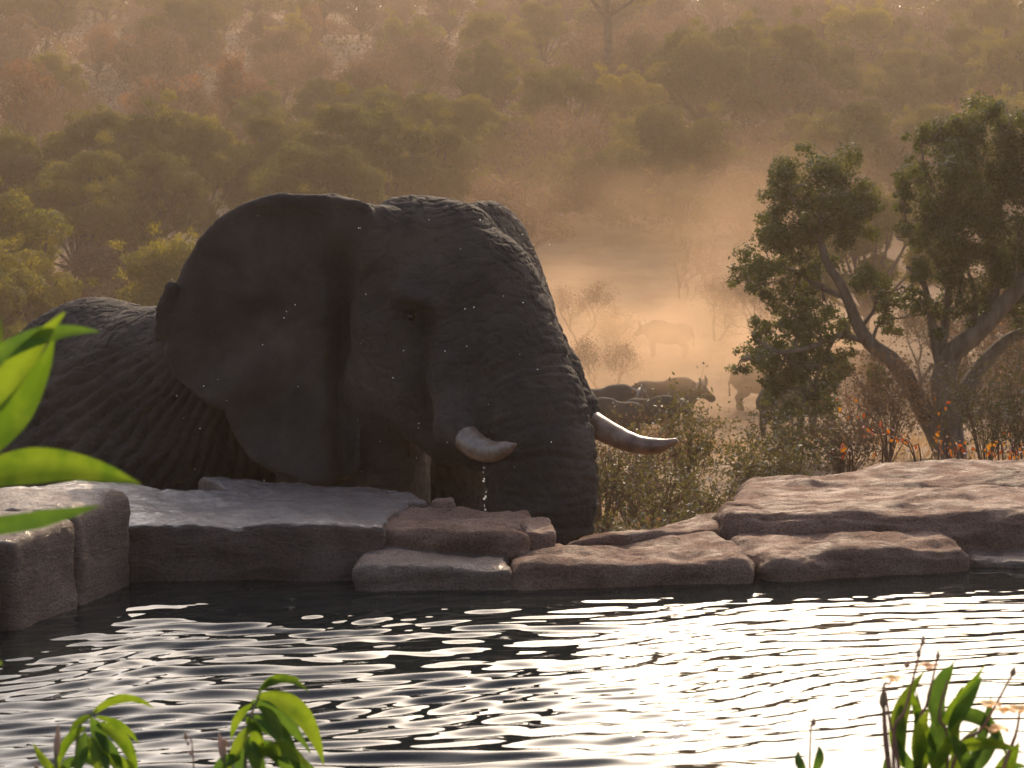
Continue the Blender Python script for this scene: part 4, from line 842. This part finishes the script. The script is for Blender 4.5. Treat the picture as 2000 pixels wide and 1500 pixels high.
garden('flowering_plant', 'tall flowering plant with wavy leaves and peach flowers at the pool', 1800, 3.4, [[(1728, 1400), (1740, 1330)], [(1745, 1480), (1770, 1380), (1803, 1245)], [(1790, 1470), (1812, 1370), (1832, 1280)], [(1860, 1500), (1920, 1420), (1982, 1308)], [(1850, 1490), (1835, 1400), (1850, 1330)], [(1735, 1500), (1727, 1440), (1724, 1365)], [(1960, 1500), (1985, 1430), (1992, 1385)], [(1755, 1500), (1738, 1410), (1730, 1350)]],
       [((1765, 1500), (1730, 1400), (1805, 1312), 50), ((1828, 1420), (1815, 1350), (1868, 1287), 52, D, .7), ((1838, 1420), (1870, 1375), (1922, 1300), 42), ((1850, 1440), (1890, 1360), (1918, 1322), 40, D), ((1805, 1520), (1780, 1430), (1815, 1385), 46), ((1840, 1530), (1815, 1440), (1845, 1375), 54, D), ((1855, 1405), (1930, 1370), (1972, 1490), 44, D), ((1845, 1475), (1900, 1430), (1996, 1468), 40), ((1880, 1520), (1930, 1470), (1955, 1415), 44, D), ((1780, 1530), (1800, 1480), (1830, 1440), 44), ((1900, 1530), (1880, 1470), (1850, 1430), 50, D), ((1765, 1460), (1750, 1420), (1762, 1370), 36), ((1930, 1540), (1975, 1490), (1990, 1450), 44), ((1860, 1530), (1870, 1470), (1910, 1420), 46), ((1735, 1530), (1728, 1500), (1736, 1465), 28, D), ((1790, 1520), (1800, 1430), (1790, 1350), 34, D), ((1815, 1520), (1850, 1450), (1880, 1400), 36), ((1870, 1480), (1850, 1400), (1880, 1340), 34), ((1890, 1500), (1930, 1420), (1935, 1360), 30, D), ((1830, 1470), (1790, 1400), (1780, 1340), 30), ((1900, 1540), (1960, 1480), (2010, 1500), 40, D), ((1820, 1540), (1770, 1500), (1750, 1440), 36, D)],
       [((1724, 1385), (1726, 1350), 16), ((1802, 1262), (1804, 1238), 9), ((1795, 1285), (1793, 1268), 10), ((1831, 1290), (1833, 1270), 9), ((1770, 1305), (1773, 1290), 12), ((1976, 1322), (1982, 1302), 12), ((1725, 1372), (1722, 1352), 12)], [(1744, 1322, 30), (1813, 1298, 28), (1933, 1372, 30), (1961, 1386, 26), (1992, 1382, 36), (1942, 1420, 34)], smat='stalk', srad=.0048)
garden('flower_bud_stalk', 'short budding stalk with two small oval leaves standing alone', 1580, 3.4, [[(1582, 1470), (1590, 1408)]], [((1575, 1510), (1555, 1490), (1560, 1466), 26, D), ((1588, 1510), (1608, 1480), (1598, 1456), 26, D)], [((1588, 1418), (1590, 1402), 11)], smat='stalk', srad=.0028)

# ------------------------------------------------------------------ water drips and floating specks
def specks(name, label, cat, C, rad, mat):
    mb = MB(); th = np.linspace(0, math.pi, 6)[1:-1]
    for c, r_ in zip(C, rad): mb.tube(np.stack([c + np.array([0, 0, r_ * math.cos(a)]) for a in th]), r_ * np.sin(th), 6)
    tag(obj(name, mb.mesh(name), M[mat]), label, cat, None, 'stuff')
r_ = np.random.default_rng(4)
M['drop'] = leaf_mat('sunlit_drop', (.8, .8, .8), (.9, .9, .9), .7, .3, 1, .1)
specks('water_drips', 'bright water drops falling from the elephant mouth', 'water drops', [P(r_.normal(950, 3), 905 + 95 * k / 22, 9.72 + r_.normal() * .03) for k in range(22)], r_.uniform(.003, .008, 22), 'drop')
specks('dust_specks', 'tiny sunlit specks floating before the elephant', 'specks', [P(r_.uniform(330, 1100), r_.uniform(380, 960), r_.uniform(8.7, 9.2)) for k in range(45)], r_.uniform(.0012, .0028, 45), 'drop')

# ------------------------------------------------------------------ dust in the air
def volume_mat(name, density, color, g, noise=None):
    m = bpy.data.materials.new(name); m.use_nodes = True; t = m.node_tree; t.nodes.clear(); L = t.links.new
    o = t.nodes.new('ShaderNodeOutputMaterial'); v = t.nodes.new('ShaderNodeVolumePrincipled'); v.inputs['Color'].default_value = (*color, 1); v.inputs['Anisotropy'].default_value = g; v.inputs['Density'].default_value = density
    L(v.outputs[0], o.inputs['Volume'])
    if noise:
        tc = N(t, 'ShaderNodeTexCoord'); ln = N(t, 'ShaderNodeVectorMath', operation='LENGTH'); L(tc.outputs['Object'], ln.inputs[0])
        fo = N(t, 'ShaderNodeMapRange', i_1=1.0, i_2=.15, i_3=0, i_4=1, interpolation_type='SMOOTHSTEP'); L(ln.outputs['Value'], fo.inputs[0])
        n1 = N(t, 'ShaderNodeTexNoise', i_Scale=noise, i_Detail=4, i_Roughness=.55); L(tc.outputs['Object'], n1.inputs['Vector'])
        nr = N(t, 'ShaderNodeMapRange', i_1=.42, i_2=.66, i_3=.03, i_4=1); L(n1.outputs[0], nr.inputs[0])
        a = N(t, 'ShaderNodeMath', operation='MULTIPLY'); L(fo.outputs[0], a.inputs[0]); L(nr.outputs[0], a.inputs[1]); b = N(t, 'ShaderNodeMath', operation='MULTIPLY', i_1=density); L(a.outputs[0], b.inputs[0]); L(b.outputs[0], v.inputs['Density'])
    return m
HAZE = (.94, .72, .53)
DUST = (.95, .63, .38)
hz = obj('haze', box_mesh('haze', (-430, -170, -6), (430, 610, 52)), volume_mat('dusty_air', .0011, HAZE, .35)); tag(hz, 'warm dusty air filling the valley', 'haze', None, 'stuff')
def dust(px, py, Y, r, dens, sc, lab):
    mb = MB(); th = np.linspace(0, math.pi, 14)[1:-1]; mb.tube(np.stack([0 * th, 0 * th, np.cos(th)], 1), np.sin(th), 20); o = obj('dust_cloud', mb.mesh('dust_cloud'), volume_mat('dust', dens, DUST, .35, sc))
    o.location = P(px, py, Y); o.scale = r; tag(o, lab, 'dust', None, 'stuff')
dust(1240, 715, 56, (10, 12, 4.4), .18, 2.6, 'glowing dust cloud kicked up around the buffalo herd')
dust(1330, 540, 76, (17, 14, 9), .05, 2.2, 'thin dust drifting up the slope behind the herd')
